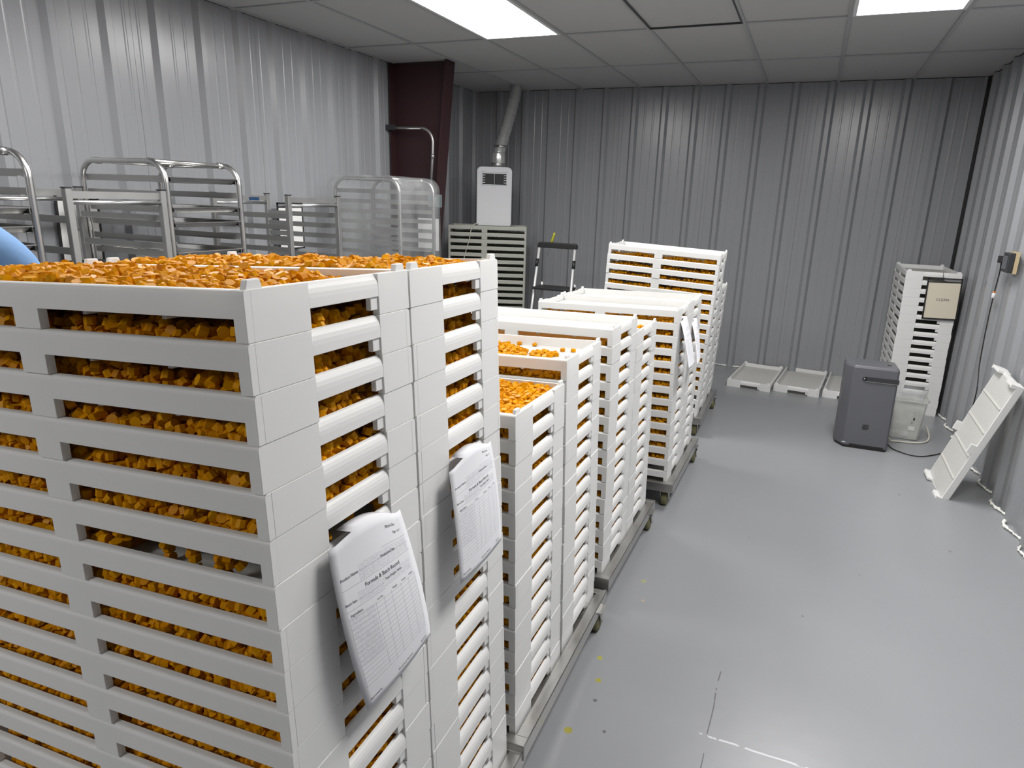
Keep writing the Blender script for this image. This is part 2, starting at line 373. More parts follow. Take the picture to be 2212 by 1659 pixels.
# ceiling: hung tiles in a grid, troffers
xs = sorted([XL,XR]+[GX0+GDX*i for i in range(-6,8) if XL+.02 < GX0+GDX*i < XR-.02])
ys = sorted([YF,YB]+[GY0+GDY*i for i in range(-12,5) if YF+.02 < GY0+GDY*i < YB-.02])
ceil = MB().add([(XL,YF,H+.06),(XR,YF,H+.06),(XR,YB,H+.06),(XL,YB,H+.06)],[(0,3,2,1)]).build('ceiling','tile'); tag(ceil,'suspended ceiling of pale tiles in a thin grid',kind='structure')
def near(v, L): return min(range(len(L)), key=lambda i: abs(L[i]-v))
LIGHTS = [(GX0-GDX,GY0-GDY),(GX0+3*GDX,GY0-GDY),(GX0-GDX,GY0-3*GDY),(GX0+3*GDX,GY0-3*GDY),(GX0-GDX,GY0-6*GDY)]  # last troffer is an unseen fill, added to brighten the camera-facing tray sides
lit = {(near(x,xs),near(y,ys)) for x,y in LIGHTS}
hatch = (near(GX0+GDX,xs),near(GY0-GDY,ys))
for i in range(len(xs)-1):
    for j in range(len(ys)-1):
        a,b,c,d = xs[i]+.006,xs[i+1]-.006,ys[j]+.006,ys[j+1]-.006
        if (i,j) in lit: continue
        dz = random.uniform(0,.003)
        t = MB().box((a,c,H+.004+dz),(b,d,H+.018+dz)).build('tile','tile',ceil)
        if (i,j) == hatch:
            g = .010
            hb = MB().box((a,c,H-.004),(b,c+g,H+.004)).box((a,d-g,H-.004),(b,d,H+.004)).box((a,c,H-.004),(a+g,d,H+.004)).box((b-g,c,H-.004),(b,d,H+.004)).build('hatch_frame','darkgrey',t)
for x in xs[1:-1]: MB().box((x-.012,YF,H-.002),(x+.012,YB,H+.006)).build('grid_bar','tbar',ceil)
for y in ys[1:-1]: MB().box((XL,y-.012,H-.0015),(XR,y+.012,H+.0055)).build('grid_bar','tbar',ceil)
LL = ['long lit ceiling panel light above the pan racks','lit ceiling panel light at upper right above the aisle','ceiling light over the nearest stacks','ceiling light above the aisle near the camera','unseen fill light added at the left behind the camera']
for (x,y),lab in zip(LIGHTS,LL):
    i,j = near(x,xs),near(y,ys); a,b,c,d = xs[i]+.012,xs[i+1]-.012,ys[j]+.012,ys[j+1]-.012
    r = tag(empty('ceiling_light',((a+b)/2,(c+d)/2,H)), lab,'ceiling light','troffers in the ceiling'); hx,hy = (b-a)/2,(d-c)/2; g=.022
    MB().box((-hx,-hy,-.004),(hx,-hy+g,.05)).box((-hx,hy-g,-.004),(hx,hy,.05)).box((-hx,-hy+g,-.004),(-hx+g,hy-g,.05)).box((hx-g,-hy+g,-.004),(hx,hy-g,.05)).build('frame','lampframe',r)
    MB().add([(-hx+g,-hy+g,.004),(hx-g,-hy+g,.004),(hx-g,hy-g,.004),(-hx+g,hy-g,.004)],[(0,3,2,1)]).build('diffuser','lamp',r)

# ------------------------------------------------------------------ trays
TL, TW, TP, TZ0, TT = 0.7927, 0.3907, 0.0695, 0.1337, 0.014
NH = 0.031
def tray_meshes():
    # local frame: x from -TL (left) to 0 (right), y from 0 (near) to TW, z from 0; notches open downward
    f = MB()
    def longpoly():
        u = [0,-.0205,-.398,-.455,-(TL-.0205),-TL]
        return [(u[5],0),(u[4],0),(u[4],NH),(u[3],NH),(u[3],0),(u[2],0),(u[2],NH),(u[1],NH),(u[1],0),(u[0],0),(u[0],TP-.0004),(u[5],TP-.0004)]
    lp = longpoly()
    f.prism(lp,'y',0,TT); f.prism(lp,'y',TW-TT,TW)
    s1, s2 = .1236, .2765
    for x0, x1, out in ((-TT,0,1),(-TL,-TL+TT,-1)):
        f.box((x0,TT-.003,0),(x1,s1,TP-.0004)); f.box((x0,s2+.020,0),(x1,TW-TT+.003,TP-.0004))
        # grip rail with a rolled outer edge, and the little recessed column beside it
        xo = x1 if out > 0 else x0; xi = x0 if out > 0 else x1
        r = .024; poly = [(xi,NH),(xo,NH),(xo,TP-r)]
        for k in range(1,6):
            a = k/5*math.pi/2; poly.append((xo-out*(.0125-.0125*math.cos(a)), TP-r+(r-.0006)*math.sin(a)))
        poly.append((xi,TP-.0004)); f.prism(poly,'y',s1-.001,s2+.020)
        f.box((x0+(.001 if out>0 else .003),s2,.009),(x1-(.003 if out>0 else .001),s2+.022,NH+.002))
    frame = f.mesh('tray_frame')
    bm = bmesh.new(); bm.from_mesh(frame)
    def is_top(e):
        a,b = e.verts; return a.co.z > TP-.001 and b.co.z > TP-.001 and abs(a.co.x-b.co.x) > .5 and (min(abs(a.co.y),abs(a.co.y-TW)) < 1e-4)
    bmesh.ops.bevel(bm, geom=[e for e in bm.edges if is_top(e)], offset=.0065, segments=4, profile=.5, affect='EDGES')
    es = [e for e in bm.edges if len(e.link_faces) == 2 and e.calc_face_angle(0) > 0.75]
    bmesh.ops.bevel(bm, geom=es, offset=.0009, segments=2, profile=.5, affect='EDGES', clamp_overlap=True)
    bm.to_mesh(frame); bm.free(); frame.polygons.foreach_set('use_smooth',[False]*len(frame.polygons)); frame.update()
    fl = MB().box((-TL+TT-.002,TT-.002,.030),(-TT+.002,TW-TT+.002,.0355))
    for k in range(1,5): fl.box((-TL*k/5-.004,TT,.024),(-TL*k/5+.004,TW-TT,.030))
    return frame, fl.mesh('tray_floor')
TFRAME, TFLOOR = tray_meshes(); TFRAME.materials.append(M['plastic']); TFLOOR.materials.append(M['traymesh'])
PEG = MB().prism([(-.016,-.001),(.016,-.001),(.012,.013),(-.012,.013)],'x',-.005,.005).mesh('tray_peg',.0015,1); PEG.materials.append(M['plastic'])
OFRAME, OFLOOR = TFRAME.copy(), TFLOOR.copy()
for m_ in (OFRAME,OFLOOR): m_.materials.clear(); m_.materials.append(M['oldplastic'])
def make_tray(mtx, label, group, pegs=False, frame=None, floor=None):
    o = link('candy_tray', frame or TFRAME); o.matrix_world = mtx; tag(o, label, 'tray', group)
    link('mesh_floor', floor or TFLOOR, parent=o)
    if pegs:
        for (x,y) in ((-.007,.022),(-.007,TW-.022),(-TL+.007,.022),(-TL+.007,TW-.022)): link('peg', PEG, parent=o, loc=(x,y,TP-.001))
    return o
def cart_matrix(c):
    x,y,th,lx,ly,d = c
    N = Vector((lx,ly,1)).normalized(); U = Vector((math.cos(th),math.sin(th),0)); U = (U-N*U.dot(N)).normalized(); V = N.cross(U)
    return Matrix(((U.x,V.x,N.x,x),(U.y,V.y,N.y,y),(U.z,V.z,N.z,TZ0),(0,0,0,1)))
CARTS = {1:(-0.57906,0.59297,0.02746,-0.052,0.01921,0.3965), 2:(-0.59822,1.435,0.01689,-0.04204,0.02876,0.414), 3:(-0.6165,2.35815,-0.0024,-0.0271,0.02549,0.401),
         4:(-0.55796,3.41248,-0.00579,-0.02726,0.01534,0.392), 5:(-0.59526,4.66794,0.00681,0.04232,0.00174,0.40213)}
COUNT = {1:(20,20),2:(14,15),3:(15,14),4:(14,14),5:(17,13)}
WHICH = {1:'nearest dolly',2:'second dolly',3:'third dolly',4:'fourth dolly',5:'farthest dolly'}
EMPTY = {(3,0,0),(3,1,0),(4,0,0),(4,1,0),(5,0,0),(5,1,0),(4,0,13),(4,1,13),(5,0,16),(5,1,12),(5,0,15)}
CM = {c:cart_matrix(p) for c,p in CARTS.items()}
FILLED = []                 # (matrix, cart, stack, index from top)
for c,(n0,n1) in COUNT.items():
    for s,n in enumerate((n0,n1)):
        for k in range(n):                                  # k counts from the bottom
            i = n-1-k
            jit = Matrix.Translation((random.uniform(-.0012,.0012),random.uniform(-.0012,.0012),0)) @ Matrix.Rotation(random.uniform(-.002,.002),4,'Z')
            mtx = CM[c] @ Matrix.Translation((0,s*CARTS[c][5],k*TP)) @ jit
            what = 'empty white plastic tray' if (c,s,i) in EMPTY else 'white plastic tray of orange gummies'
            o_ = 'bottom tray' if i == n-1 else ORD[i]
            make_tray(mtx, '%s, %s, %s stack on the %s'%(what,o_,('front','rear')[s],WHICH[c]), 'trays stacked on the %s'%WHICH[c], pegs=(i==0))
            if (c,s,i) not in EMPTY: FILLED.append((mtx,c,s,i))
# the two free-standing stacks, the trays on the floor and the one leaning on the wall
for k in range(20):
    i = 19-k
    make_tray(Matrix.Translation((-3.394,5.945,.006+k*.0676)) @ Matrix.Rotation(.39,4,'Z') @ Matrix.Translation((TL,0,0)) @ Matrix.Diagonal((1,1,.972,1)), 'yellowed empty tray, %s, in stack under the white air conditioner'%('bottom tray' if k==0 else ORD[i]), 'trays under the air conditioner', frame=OFRAME, floor=OFLOOR)
for k in range(17):
    i = 16-k
    mtx = Matrix.Translation((1.160+random.uniform(-.002,.002)-.0009*k,6.09,k*TP)) @ Matrix.Rotation(-math.pi/2,4,'Z') @ Matrix.Translation((0,-TW,0)) @ Matrix.Rotation(0,4,'Z')
    make_tray(mtx, 'clean empty white tray, %s, in corner stack behind the CLEAN sign'%('bottom tray' if k==0 else ORD[i]), 'clean trays in the corner', pegs=(i==0))
for (x,y,th,lab) in ((-0.5436,6.1995,-.100,'empty white tray lying on floor, leftmost, against the far wall'),(-0.1302,6.2363,-.102,'empty white tray lying on floor, middle of three by the far wall'),(0.287,6.25,-.10,'empty white tray lying on floor, partly hidden by the dark dehumidifier')):
    mtx = Matrix.Translation((x,y,0.0)) @ Matrix.Rotation(th,4,'Z') @ Matrix.Translation((TW,0,0)) @ Matrix.Rotation(-math.pi/2,4,'Z') @ Matrix.Translation((0,-TW,0))
    make_tray(mtx, lab, 'trays lying on the floor', pegs=True)

# dollies
def dolly(c):
    x,y,th,lx,ly,d = CARTS[c]; Mx = CM[c]; r = empty('tray_dolly'); r.matrix_world = Mx
    lab = {1:'stainless tray dolly under the nearest tall stacks',2:'stainless tray dolly under the second pair of stacks',3:'stainless tray dolly under the third pair of stacks',4:'stainless dolly under the stacks with two hanging papers, caster showing',5:'stainless tray dolly under the farthest leaning stacks'}[c]
    tag(r, lab, 'dolly', 'stainless dollies in the row')
    a,b,e,g = -TL-.045, .044, -.042, d+TW+.038
    lip, sk = .014, -.034
    for (n,p,q) in (('near',(a,e),(b,e+.042)),('far',(a,g-.034),(b,g)),('left',(a,e),(a+.042,g)),('right',(b-.040,e),(b,g))):
        mb = MB()
        if n == 'near': mb.box((a,e,lip-.004),(b,e+.036,lip)); mb.box((a,e,sk),(b,e+.004,lip))
        if n == 'far':  mb.box((a,g-.032,lip-.004),(b,g,lip)); mb.box((a,g-.004,sk),(b,g,lip))
        if n == 'left': mb.box((a,e+.036,lip-.004),(a+.038,g-.032,lip)); mb.box((a,e+.004,sk),(a+.004,g-.004,lip))
        if n == 'right':mb.box((b-.038,e+.036,lip-.004),(b,g-.032,lip)); mb.box((b-.004,e+.004,sk),(b,g-.004,lip))
        mb.build('rail','steel',r,bevel=.0012,seg=1)
    MB().box((a+.006,e+.006,-.006),(b-.006,g-.006,-.001)).build('deck','steel',r)
    inv = Mx.inverted()
    for (u,v) in ((b-.050,e+.045),(b-.016,g-.10),(a+.050,e+.045),(a+.050,g-.085)):
        top = Mx @ Vector((u,v,-.006)); hub = Vector((top.x,top.y+.012,.043))
        k = empty('caster'); k.parent = r; k.matrix_local = inv @ Matrix.Translation((top.x,top.y,0)); k.name = 'caster'
        # fork is a mesh part, the wheel its sub-part
        mb = MB().box((-.032,-.032,top.z-.006),(.032,.032,top.z-.002)).box((-.024,-.018,.086),(.024,.022,.092)).lathe([(.014,.092),(.014,top.z-.006)])
        for sx in (-1,1): mb.prism([(-.018,.092),(.022,.092),(.026,.043),(.016,.034),(.006,.040)],'x',sx*.022-.002,sx*.022+.002)
        mb.lathe([(.006,-.028),(.006,.028)],(0,.014,.043),'x')
        fk = mb.build('caster','steel',r); bpy.data.objects.remove(k)
        fk.matrix_local = inv @ Matrix.Translation((top.x,top.y,0))
        MB().lathe([(.030,-.0165),(.040,-.0155),(.043,-.009),(.043,.009),(.040,.0155),(.030,.0165)],(0,.014,.0432),'x',20).build('wheel','rubber',fk)
for c in CARTS: dolly(c)

# ------------------------------------------------------------------ gummies
CR, CH = 0.0096, 0.0122
def candy_proto(seg):
    prof = [(CR*.86,-CH/2),(CR,-CH/2+.0016),(CR*.95,CH/2-.002),(CR*.80,CH/2)] if seg > 8 else [(CR*.97,-CH/2),(CR*.92,CH/2)]
    mb = MB().lathe(prof, seg=seg); return np.array(mb.v), mb.f
PV, PF = candy_proto(8)
def rand_rot(n, flat=0.45):
    """mostly lying flat, the others tumbled any way"""
    out = np.zeros((n,3,3))
    tilt = np.where(rng.random(n) < flat, rng.normal(0,.25,n), rng.uniform(.3,1.57,n)); az = rng.uniform(0,2*np.pi,n); sp = rng.uniform(0,2*np.pi,n)
    ca,sa,ct,st,cs,ss = np.cos(az),np.sin(az),np.cos(tilt),np.sin(tilt),np.cos(sp),np.sin(sp)
    z = np.zeros(n); o = np.ones(n)
    Rz = np.stack([np.stack([ca,-sa,z],-1),np.stack([sa,ca,z],-1),np.stack([z,z,o],-1)],-2)
    Rx = np.stack([np.stack([o,z,z],-1),np.stack([z,ct,-st],-1),np.stack([z,st,ct],-1)],-2)
    Rs = np.stack([np.stack([cs,-ss,z],-1),np.stack([ss,cs,z],-1),np.stack([z,z,o],-1)],-2)
    return Rz@Rx@Rs
def npm(mtx): return np.array(mtx)
STUFF_P, STUFF_R = [], []                       # world positions and rotations of the joined gummies
FILL = MB()                                     # low mass under the surface gummies
def emit_local(mtx, P, flat=.45):
    A = npm(mtx); R = rand_rot(len(P), flat); Wp = P@A[:3,:3].T+A[:3,3]; WR = A[:3,:3]@R
    return Wp, WR
def fill_block(mtx, u0, u1, v0, v1, z1):
    vs = [mtx@Vector(p) for p in ((u0,v0,.036),(u1,v0,.036),(u1,v1,.036),(u0,v1,.036),(u0,v0,z1),(u1,v0,z1),(u1,v1,z1),(u0,v1,z1))]
    FILL.add(vs,[(0,3,2,1),(4,5,6,7),(0,1,5,4),(1,2,6,5),(2,3,7,6),(3,0,4,7)])
SPC = 0.0180
def strip(mtx, c, s, i):
    """gummies along the sides that can be seen through the notches"""
    P = []
    u_lo = {1:-TL+.02, 2:-.16, 3:-.08, 4:-TL+.02, 5:-TL+.02}[c] if s == 0 else -.10
    if s == 0 or (c in (2,) and i == 1):
        if c == 2 and s == 1: u_lo = -TL+.02
        for row in range({1:8,2:5,4:5,5:4}.get(c,3)):
            for u in np.arange(-.024, u_lo, -SPC):
                if c == 1 and i == 6 and u > -.34 and rng.random() < .93: continue
                for k in range(-1 if row < 2 else 0, 2):
                    if k == 1 and rng.random() < .30+.05*row: continue
                    P.append((u+rng.normal(0,.003), (.046 if i < 3 else .030)+row*SPC+rng.normal(0,.003), .064+k*.012+rng.normal(0,.003)+.006*math.sin(u*23+i*1.7)))
    for row in range(6 if c < 3 else 4):
        for v in np.arange(.024, TW-.02, SPC):
            if c == 1 and i == 6 and s == 0 and rng.random() < .8: continue
            for k in range(-1 if row < 1 else 0, 2):
                if k == 1 and rng.random() < .25+.06*row: continue
                P.append((-(.044 if i < 3 else .030)-row*SPC+rng.normal(0,.003), v+rng.normal(0,.0025), .064+k*.012+rng.normal(0,.003)+.005*math.sin(v*31+i*2.3)))
    P = np.array(P); P[:,2] = np.minimum(P[:,2], .0885); P[:,0] = np.clip(P[:,0],-TL+.024,-.024); P[:,1] = np.clip(P[:,1],.024,TW-.024)
    if not (c == 1 and i == 6 and s == 0): fill_block(mtx,-TL+.05,-.050,.052,TW-.03,.052)
    else: fill_block(mtx,-TL+.05,-.36,.052,TW-.03,.052)
    return P
def heap(hf, u0, u1, v0, v1, layers=3, spc=SPC):
    """gummies under a height field (heights over the tray base), upper layers only; returns points and an is-surface flag"""
    P, S = [], []
    for k in range(layers):
        for u in np.arange(u0, u1, spc):
            for v in np.arange(v0, v1, spc):
                uu, vv = u+rng.normal(0,.0035)+(k%2)*spc/2, v+rng.normal(0,.0035)+(k%2)*spc/2
                hgt = hf(uu,vv)
                if hgt < .036+.004: continue
                z = hgt-CH/2-k*.0105+rng.normal(0,.002)
                if z < .036+CH/2-.001:
                    if k > 0: continue
                    z = .036+CH/2
                P.append((min(max(uu,-TL+.024),-.024), min(max(vv,.024),TW-.024), z)); S.append(k == 0)
    return np.array(P), np.array(S)
def bumps(seed, amp):
    r = np.random.default_rng(seed); a = r.uniform(20,70,6); b = r.uniform(20,70,6); p = r.uniform(0,6.28,6)
    return lambda u,v: amp*sum(math.sin(a[i]*u+p[i])*math.sin(b[i]*v+2*p[i]) for i in range(6))/3
TOPS = {}
for (mtx,c,s,i) in FILLED:
    if i == 0 and c in (1,2): TOPS[(c,s)] = mtx; continue
    P = strip(mtx,c,s,i); Wp,WR = emit_local(mtx,P,.35); STUFF_P.append(Wp); STUFF_R.append(WR)
b1,b2,b3,b4 = bumps(1,.006),bumps(2,.006),bumps(3,.006),bumps(4,.005)
def sm(x,a,b): t = min(1,max(0,(x-a)/(b-a))); return t*t*(3-2*t)
H1 = lambda u,v: .071+.005*sm(-u,.25,.55)-.020*sm(u,-.20,-.03)+b1(u,v)-.010*sm(v,.25,.37)
H2 = lambda u,v: .074-.012*sm(u,-.10,-.02)+b2(u,v)-.008*sm(v,.25,.37)
H3 = lambda u,v: .062+.012*sm(-u,.12,.4)+b3(u,v)
def H4(u,v):
    d = math.hypot((u+.40)/.22,(v-.185)/.145); e = math.hypot((u+.155)/.07,(v-.19)/.075)
    return max(.036+.036*(1-sm(d,.25,1.0))+b4(u,v)*(1 if d < .9 else 0), .036+.015*(1-sm(e,.2,1.0)))
PICK = []                                       # (distance, position, rotation, tray key)
for (key,hf,lay) in (((1,0),H1,3),((1,1),H2,3),((2,0),H3,3),((2,1),H4,3)):
    mtx = TOPS[key]; P,S = heap(hf,-TL+.026,-.022,.026,TW-.022,lay); Wp,WR = emit_local(mtx,P,.4)
    if key != (2,1): fill_block(mtx,-TL+.018,-.018,.018,TW-.018,.046)
    if key == (2,1):                             # a few strays on the bare mesh floor
        EX = np.array([(u,v,.036+CH/2) for u,v in ((-.357,.355),(-.314,.362),(-.25,.358),(-.117,.296),(-.079,.303))]); We,Re = emit_local(mtx,EX,1.0)
        for a,b in zip(We,Re): PICK.append((0,a,b,'stray'))
    dist = np.linalg.norm(Wp-CAM,axis=1); sel = np.argsort(np.where(S,dist,99)); n = {(1,0):120,(1,1):55,(2,0):60,(2,1):60}[key]
    if key == (2,1): sel = np.argsort(np.where(S & (P[:,0] > -.60),dist,99))
    for q in sel[:n]: PICK.append((dist[q],Wp[q],WR[q],key))
    rest = sel[n:]; STUFF_P.append(Wp[rest]); STUFF_R.append(WR[rest])
# a few left in the rear tray of the third dolly
m3 = CM[3] @ Matrix.Translation((0,CARTS[3][5],13*TP)); A3 = np.array([(-.075+rng.normal(0,.012),.30+rng.normal(0,.04),.036+CH/2) for _ in range(6)])
Wp,WR = emit_local(m3,A3,1.0); STUFF_P.append(Wp); STUFF_R.append(WR)
SP, SR = np.concatenate(STUFF_P), np.concatenate(STUFF_R); n = len(SP); nv = len(PV)
V = (np.einsum('nij,kj->nki',SR,PV)+SP[:,None,:]).reshape(-1,3)
fv = np.array(FILL.v); ff = FILL.f
loops, starts, totals = [], [], []
flat = []; sizes = []
for f in PF: flat += list(f); sizes.append(len(f))
flat = np.array(flat); sizes = np.array(sizes)
idx = (flat[None,:]+(np.arange(n)*nv)[:,None]).reshape(-1); szs = np.tile(sizes,n)
fidx = np.array([q for f in ff for q in f])+len(V); idx = np.concatenate([idx,fidx]); szs = np.concatenate([szs,np.full(len(ff),4)])
me = bpy.data.meshes.new('gummy_candies'); VV = np.concatenate([V,fv]).astype(np.float32)
me.vertices.add(len(VV)); me.vertices.foreach_set('co',VV.ravel()); me.loops.add(len(idx)); me.loops.foreach_set('vertex_index',idx.astype(np.int32))
me.polygons.add(len(szs)); me.polygons.foreach_set('loop_start',np.concatenate([[0],np.cumsum(szs)[:-1]]).astype(np.int32)); me.polygons.foreach_set('loop_total',szs.astype(np.int32))
me.update(calc_edges=True); me.validate(); me.shade_flat()
tag(link('gummy_candies',me,'candy'),'orange gummy candies filling the stacked white trays','candy',kind='stuff')
pv8 = MB().lathe([(CR*.84,-CH/2),(CR,-CH/2+.0018),(CR*.95,CH/2-.0022),(CR*.78,CH/2)],seg=10); GUMMY = pv8.mesh('gummy'); GUMMY.shade_flat(); GUMMY.materials.append(M['candy'])
GL = {(1,0):('orange gummy heaped in the top tray nearest the camera','gummies in the nearest top tray'),(1,1):('orange gummy heaped in the rear top tray of nearest dolly','gummies in the rear top tray of the nearest dolly'),
      (2,0):('orange gummy filling the lower front top tray of second dolly','gummies in the front top tray of the second dolly'),(2,1):('orange gummy in the loose pile on half-bare tray of second dolly','gummies piled on the half-bare tray'),
      'stray':('stray orange gummy alone on the bare tray floor beside the pile','stray gummies on the half-bare tray')}
for (d,p,r,key) in PICK:
    o = link('gummy',GUMMY); Mw = Matrix.Identity(4)
    for a in range(3):
        for b in range(3): Mw[a][b] = float(r[a,b])
        Mw[a][3] = float(p[a])
    o.matrix_world = Mw; tag(o,GL[key][0],'candy',GL[key][1])

# ------------------------------------------------------------------ paper forms
def sheet(top, mid, bot, label, seed, rx=0.0, text=True):
    """hanging form: rows of (left point, right point) from top to bottom; it bows outward and its head folds back over the rail"""
    rows = [(Vector(a),Vector(b)) for a,b in (top,mid,bot)]
    def P(s,t):
        a = [r[0] for r in rows]; b = [r[1] for r in rows]
        def q(p): return p[0]*(1-t)*(1-2*t)+p[1]*4*t*(1-t)+p[2]*t*(2*t-1)
        base = q(a)*(1-s)+q(b)*s
        bow = Vector((.010*math.sin(math.pi*s)*(1-t*.5),0,0)); crown = Vector((0,0,.022*math.sin(math.pi*min(1,max(0,(s-.05)/.85)))*(1-t)**6))
        return base+bow+crown
    nu,nv_ = 12,24; vs = []
    head = [(.0-.022, -.006), (.0-.010, .003)]
    grid = []
    for j in range(nv_+1):
        for i in range(nu+1): grid.append(P(i/nu,j/nv_))
    fs = [(j*(nu+1)+i,(j+1)*(nu+1)+i,(j+1)*(nu+1)+i+1,j*(nu+1)+i+1) for j in range(nv_) for i in range(nu)]
    uvs = [(i/nu,j/nv_) for j in range(nv_+1) for i in range(nu+1)]
    # flap tucked through the slot
    for i in range(3,nu-1): grid.append(P(i/nu,0)+Vector((-.030,0,-.004))); uvs.append((i/nu,0))
    o0 = (nv_+1)*(nu+1)
    fs += [(o0+k,3+k,3+k+1,o0+k+1) for k in range(nu-5)]
    me = bpy.data.meshes.new('paper_form'); me.from_pydata([tuple(v) for v in grid],[],fs); uv = me.uv_layers.new(name='UVMap')
    for lp in me.loops: uv.data[lp.index].uv = uvs[lp.vertex_index]
    me.polygons.foreach_set('use_smooth',[True]*len(me.polygons)); me.update()
    o = link('paper_form',me,mat('form_%d'%seed,(.8,.8,.82),.75,build=paper_nodes(seed))); tag(o,label,'paper','batch forms hung on the stacks')
    sd = o.modifiers.new('thickness','SOLIDIFY'); sd.thickness = .0004; sd.offset = 0
    if text:
        for (s_,u,v,sz,al) in (('Formula & Batch Record',.52,.275,.0098,'CENTER'),('Product Name',.06,.185,.0065,'LEFT'),('Production Date',.52,.185,.0065,'LEFT'),('Batch Size',.06,.325,.006,'LEFT'),('Total Weight / Batch',.52,.315,.006,'LEFT'),
                               ('Ingredient',.09,.392,.0065,'LEFT'),('Lot No.',.38,.392,.005,'LEFT'),('Weight',.58,.392,.005,'LEFT'),('Actual',.72,.392,.005,'LEFT'),('Initials',.84,.392,.005,'LEFT'),
                               ('Approved by',.06,.945,.006,'LEFT'),('Document Number',.44,.945,.006,'LEFT'),('Revision',.82,.945,.006,'LEFT'),('Effective Date',.66,.06,.006,'LEFT'),('Page 1 of 1',.76,.10,.006,'LEFT')):
            tm = text_mesh(s_,1.0,al); W_,H_ = .212,.285
            for vt in tm.vertices:
                uu,vv = u+vt.co.x*sz/W_, v-vt.co.y*sz/H_; uu = min(max(uu,0.01),.99)
                p = P(uu,vv); n_ = (P(uu+.01,vv)-p).cross(P(uu,vv+.01)-p).normalized()
                if n_.x < 0: n_ = -n_
                vt.co = p+n_*.0006
            link('lettering',tm,'ink',o)
    return o
sheet(((-.618,.711,1.114),(-.618,.906,1.096)),((-.592,.712,.962),(-.592,.930,.945)),((-.585,.750,.797),(-.585,.953,.812)),'handwritten batch form hanging from front stack of the nearest dolly',3)
sheet(((-.620,1.087,1.097),(-.620,1.280,1.101)),((-.597,1.074,.985),(-.597,1.277,.985)),((-.585,1.075,.853),(-.585,1.276,.857)),'batch form hanging from rear stack of nearest dolly, right of the bigger form',8)
sheet(((-.578,3.490,1.035),(-.578,3.700,1.025)),((-.535,3.46,.92),(-.535,3.66,.91)),((-.50,3.419,.802),(-.50,3.620,.791)),'white form hanging from front stack of the fourth dolly, seen edge-on',13,text=False)
sheet(((-.580,3.893,.964),(-.580,4.085,.957)),((-.54,3.85,.86),(-.54,4.00,.86)),((-.51,3.790,.734),(-.51,3.900,.765)),'white form hanging from rear stack of the fourth dolly, seen edge-on',17,text=False)

# ------------------------------------------------------------------ pan racks along the left wall
RX0, RX1 = -3.45, -2.86
def rack_base(r, w, d, b0):
    """bottom rails and casters; local x 0..d, y 0..w"""
    for y in (.0,w): MB().box((0,y-.012,.13),(d,y+.012,.155)).build('base_rail','aluflat',r)
    for x in (0,d): MB().box((x-.012,0,.13),(x+.012,w,.155)).build('base_rail','aluflat',r)
    for x in (.03,d-.03):
        for y in (.03,w-.03):
            k = MB().box((x-.02,y-.02,.122),(x+.02,y+.02,.130)).box((x-.018,y-.020,.05),(x+.018,y-.016,.122)).box((x-.018,y+.016,.05),(x+.018,y+.020,.122)).build('caster','steel',r)
            MB().lathe([(.045,-.014),(.055,-.010),(.055,.010),(.045,.014)],(x,y,.056),'y',16).build('wheel','rubber',k)
def runner(r, d, y, z, side, mt='aluflat', h=.030, wd=.022):
    """angle between the two uprights of one side"""
    MB().box((.012,y-.0015,z),(d-.012,y+.0015,z+h)).box((.012,min(y,y+side*wd),z),(d-.012,max(y,y+side*wd),z+.003)).build('runner',mt,r)
def curved_rack(y0, w, ztop, label, zs, d=RX1-RX0, x0=RX0):
    r = tag(empty('pan_rack',(x0,y0,0)),label,'rack','pan racks along the left wall'); rad = .10
    for y in (0,w):
        path = [(0,y,.14),(0,y,ztop-rad)]+[(rad-rad*math.cos(a),y,ztop-rad+rad*math.sin(a)) for a in np.linspace(.2,math.pi/2,7)]+[(d-rad+rad*math.sin(a),y,ztop-rad+rad*math.cos(a)) for a in np.linspace(0,math.pi/2-.2,7)]+[(d,y,ztop-rad),(d,y,.14)]
        MB().tube(path,.0135,10).build('arch_frame','alu',r)
        for z in zs: runner(r,d,y+(.012 if y==0 else -.012),z,1 if y == 0 else -1)
    for x in (.11,d-.11):
        MB().tube([(x,0,ztop),(x,w,ztop)],.012,10).lathe([(.0165,.0),(.0165,.03)],(x,0.0,ztop),'y').lathe([(.0165,w-.03),(.0165,w)],(x,0,ztop),'y').build('cross_bar','alu',r)
    rack_base(r,w,d,.13); return r
def square_rack(y0, w, ztop, label, zs, d=RX1-RX0, sticker=False):
    r = tag(empty('pan_rack',(RX0,y0,0)),label,'rack','pan racks along the left wall')
    for x in (0,d):
        for y in (0,w):
            p = MB().box((x-.014,y-.014,.14),(x+.014,y+.014,ztop-.004)).build('upright','aluflat',r,bevel=.002,seg=1)
            MB().box((x-.0155,y-.0155,ztop-.004),(x+.0155,y+.0155,ztop)).build('cap','black',p)
    for y in (0,w):
        for z in zs: runner(r,d,y+(.010 if y==0 else -.010),z,1 if y == 0 else -1)
    for x in (0,d):
        sl = MB().box((x-.003,.012,ztop-.046),(x+.003,w-.012,ztop-.016)).build('top_slat','aluflat',r)
        MB().tube([(x,.008,ztop-.062),(x,w-.008,ztop-.062)],.0095,10).build('cross_bar','alu',r)
    if sticker:
        sl = MB().box((.30,-.0105,ztop-.040),(.38,-.0095,ztop-.022)).build('sticker','blue',r)
    rack_base(r,w,d,.13); return r
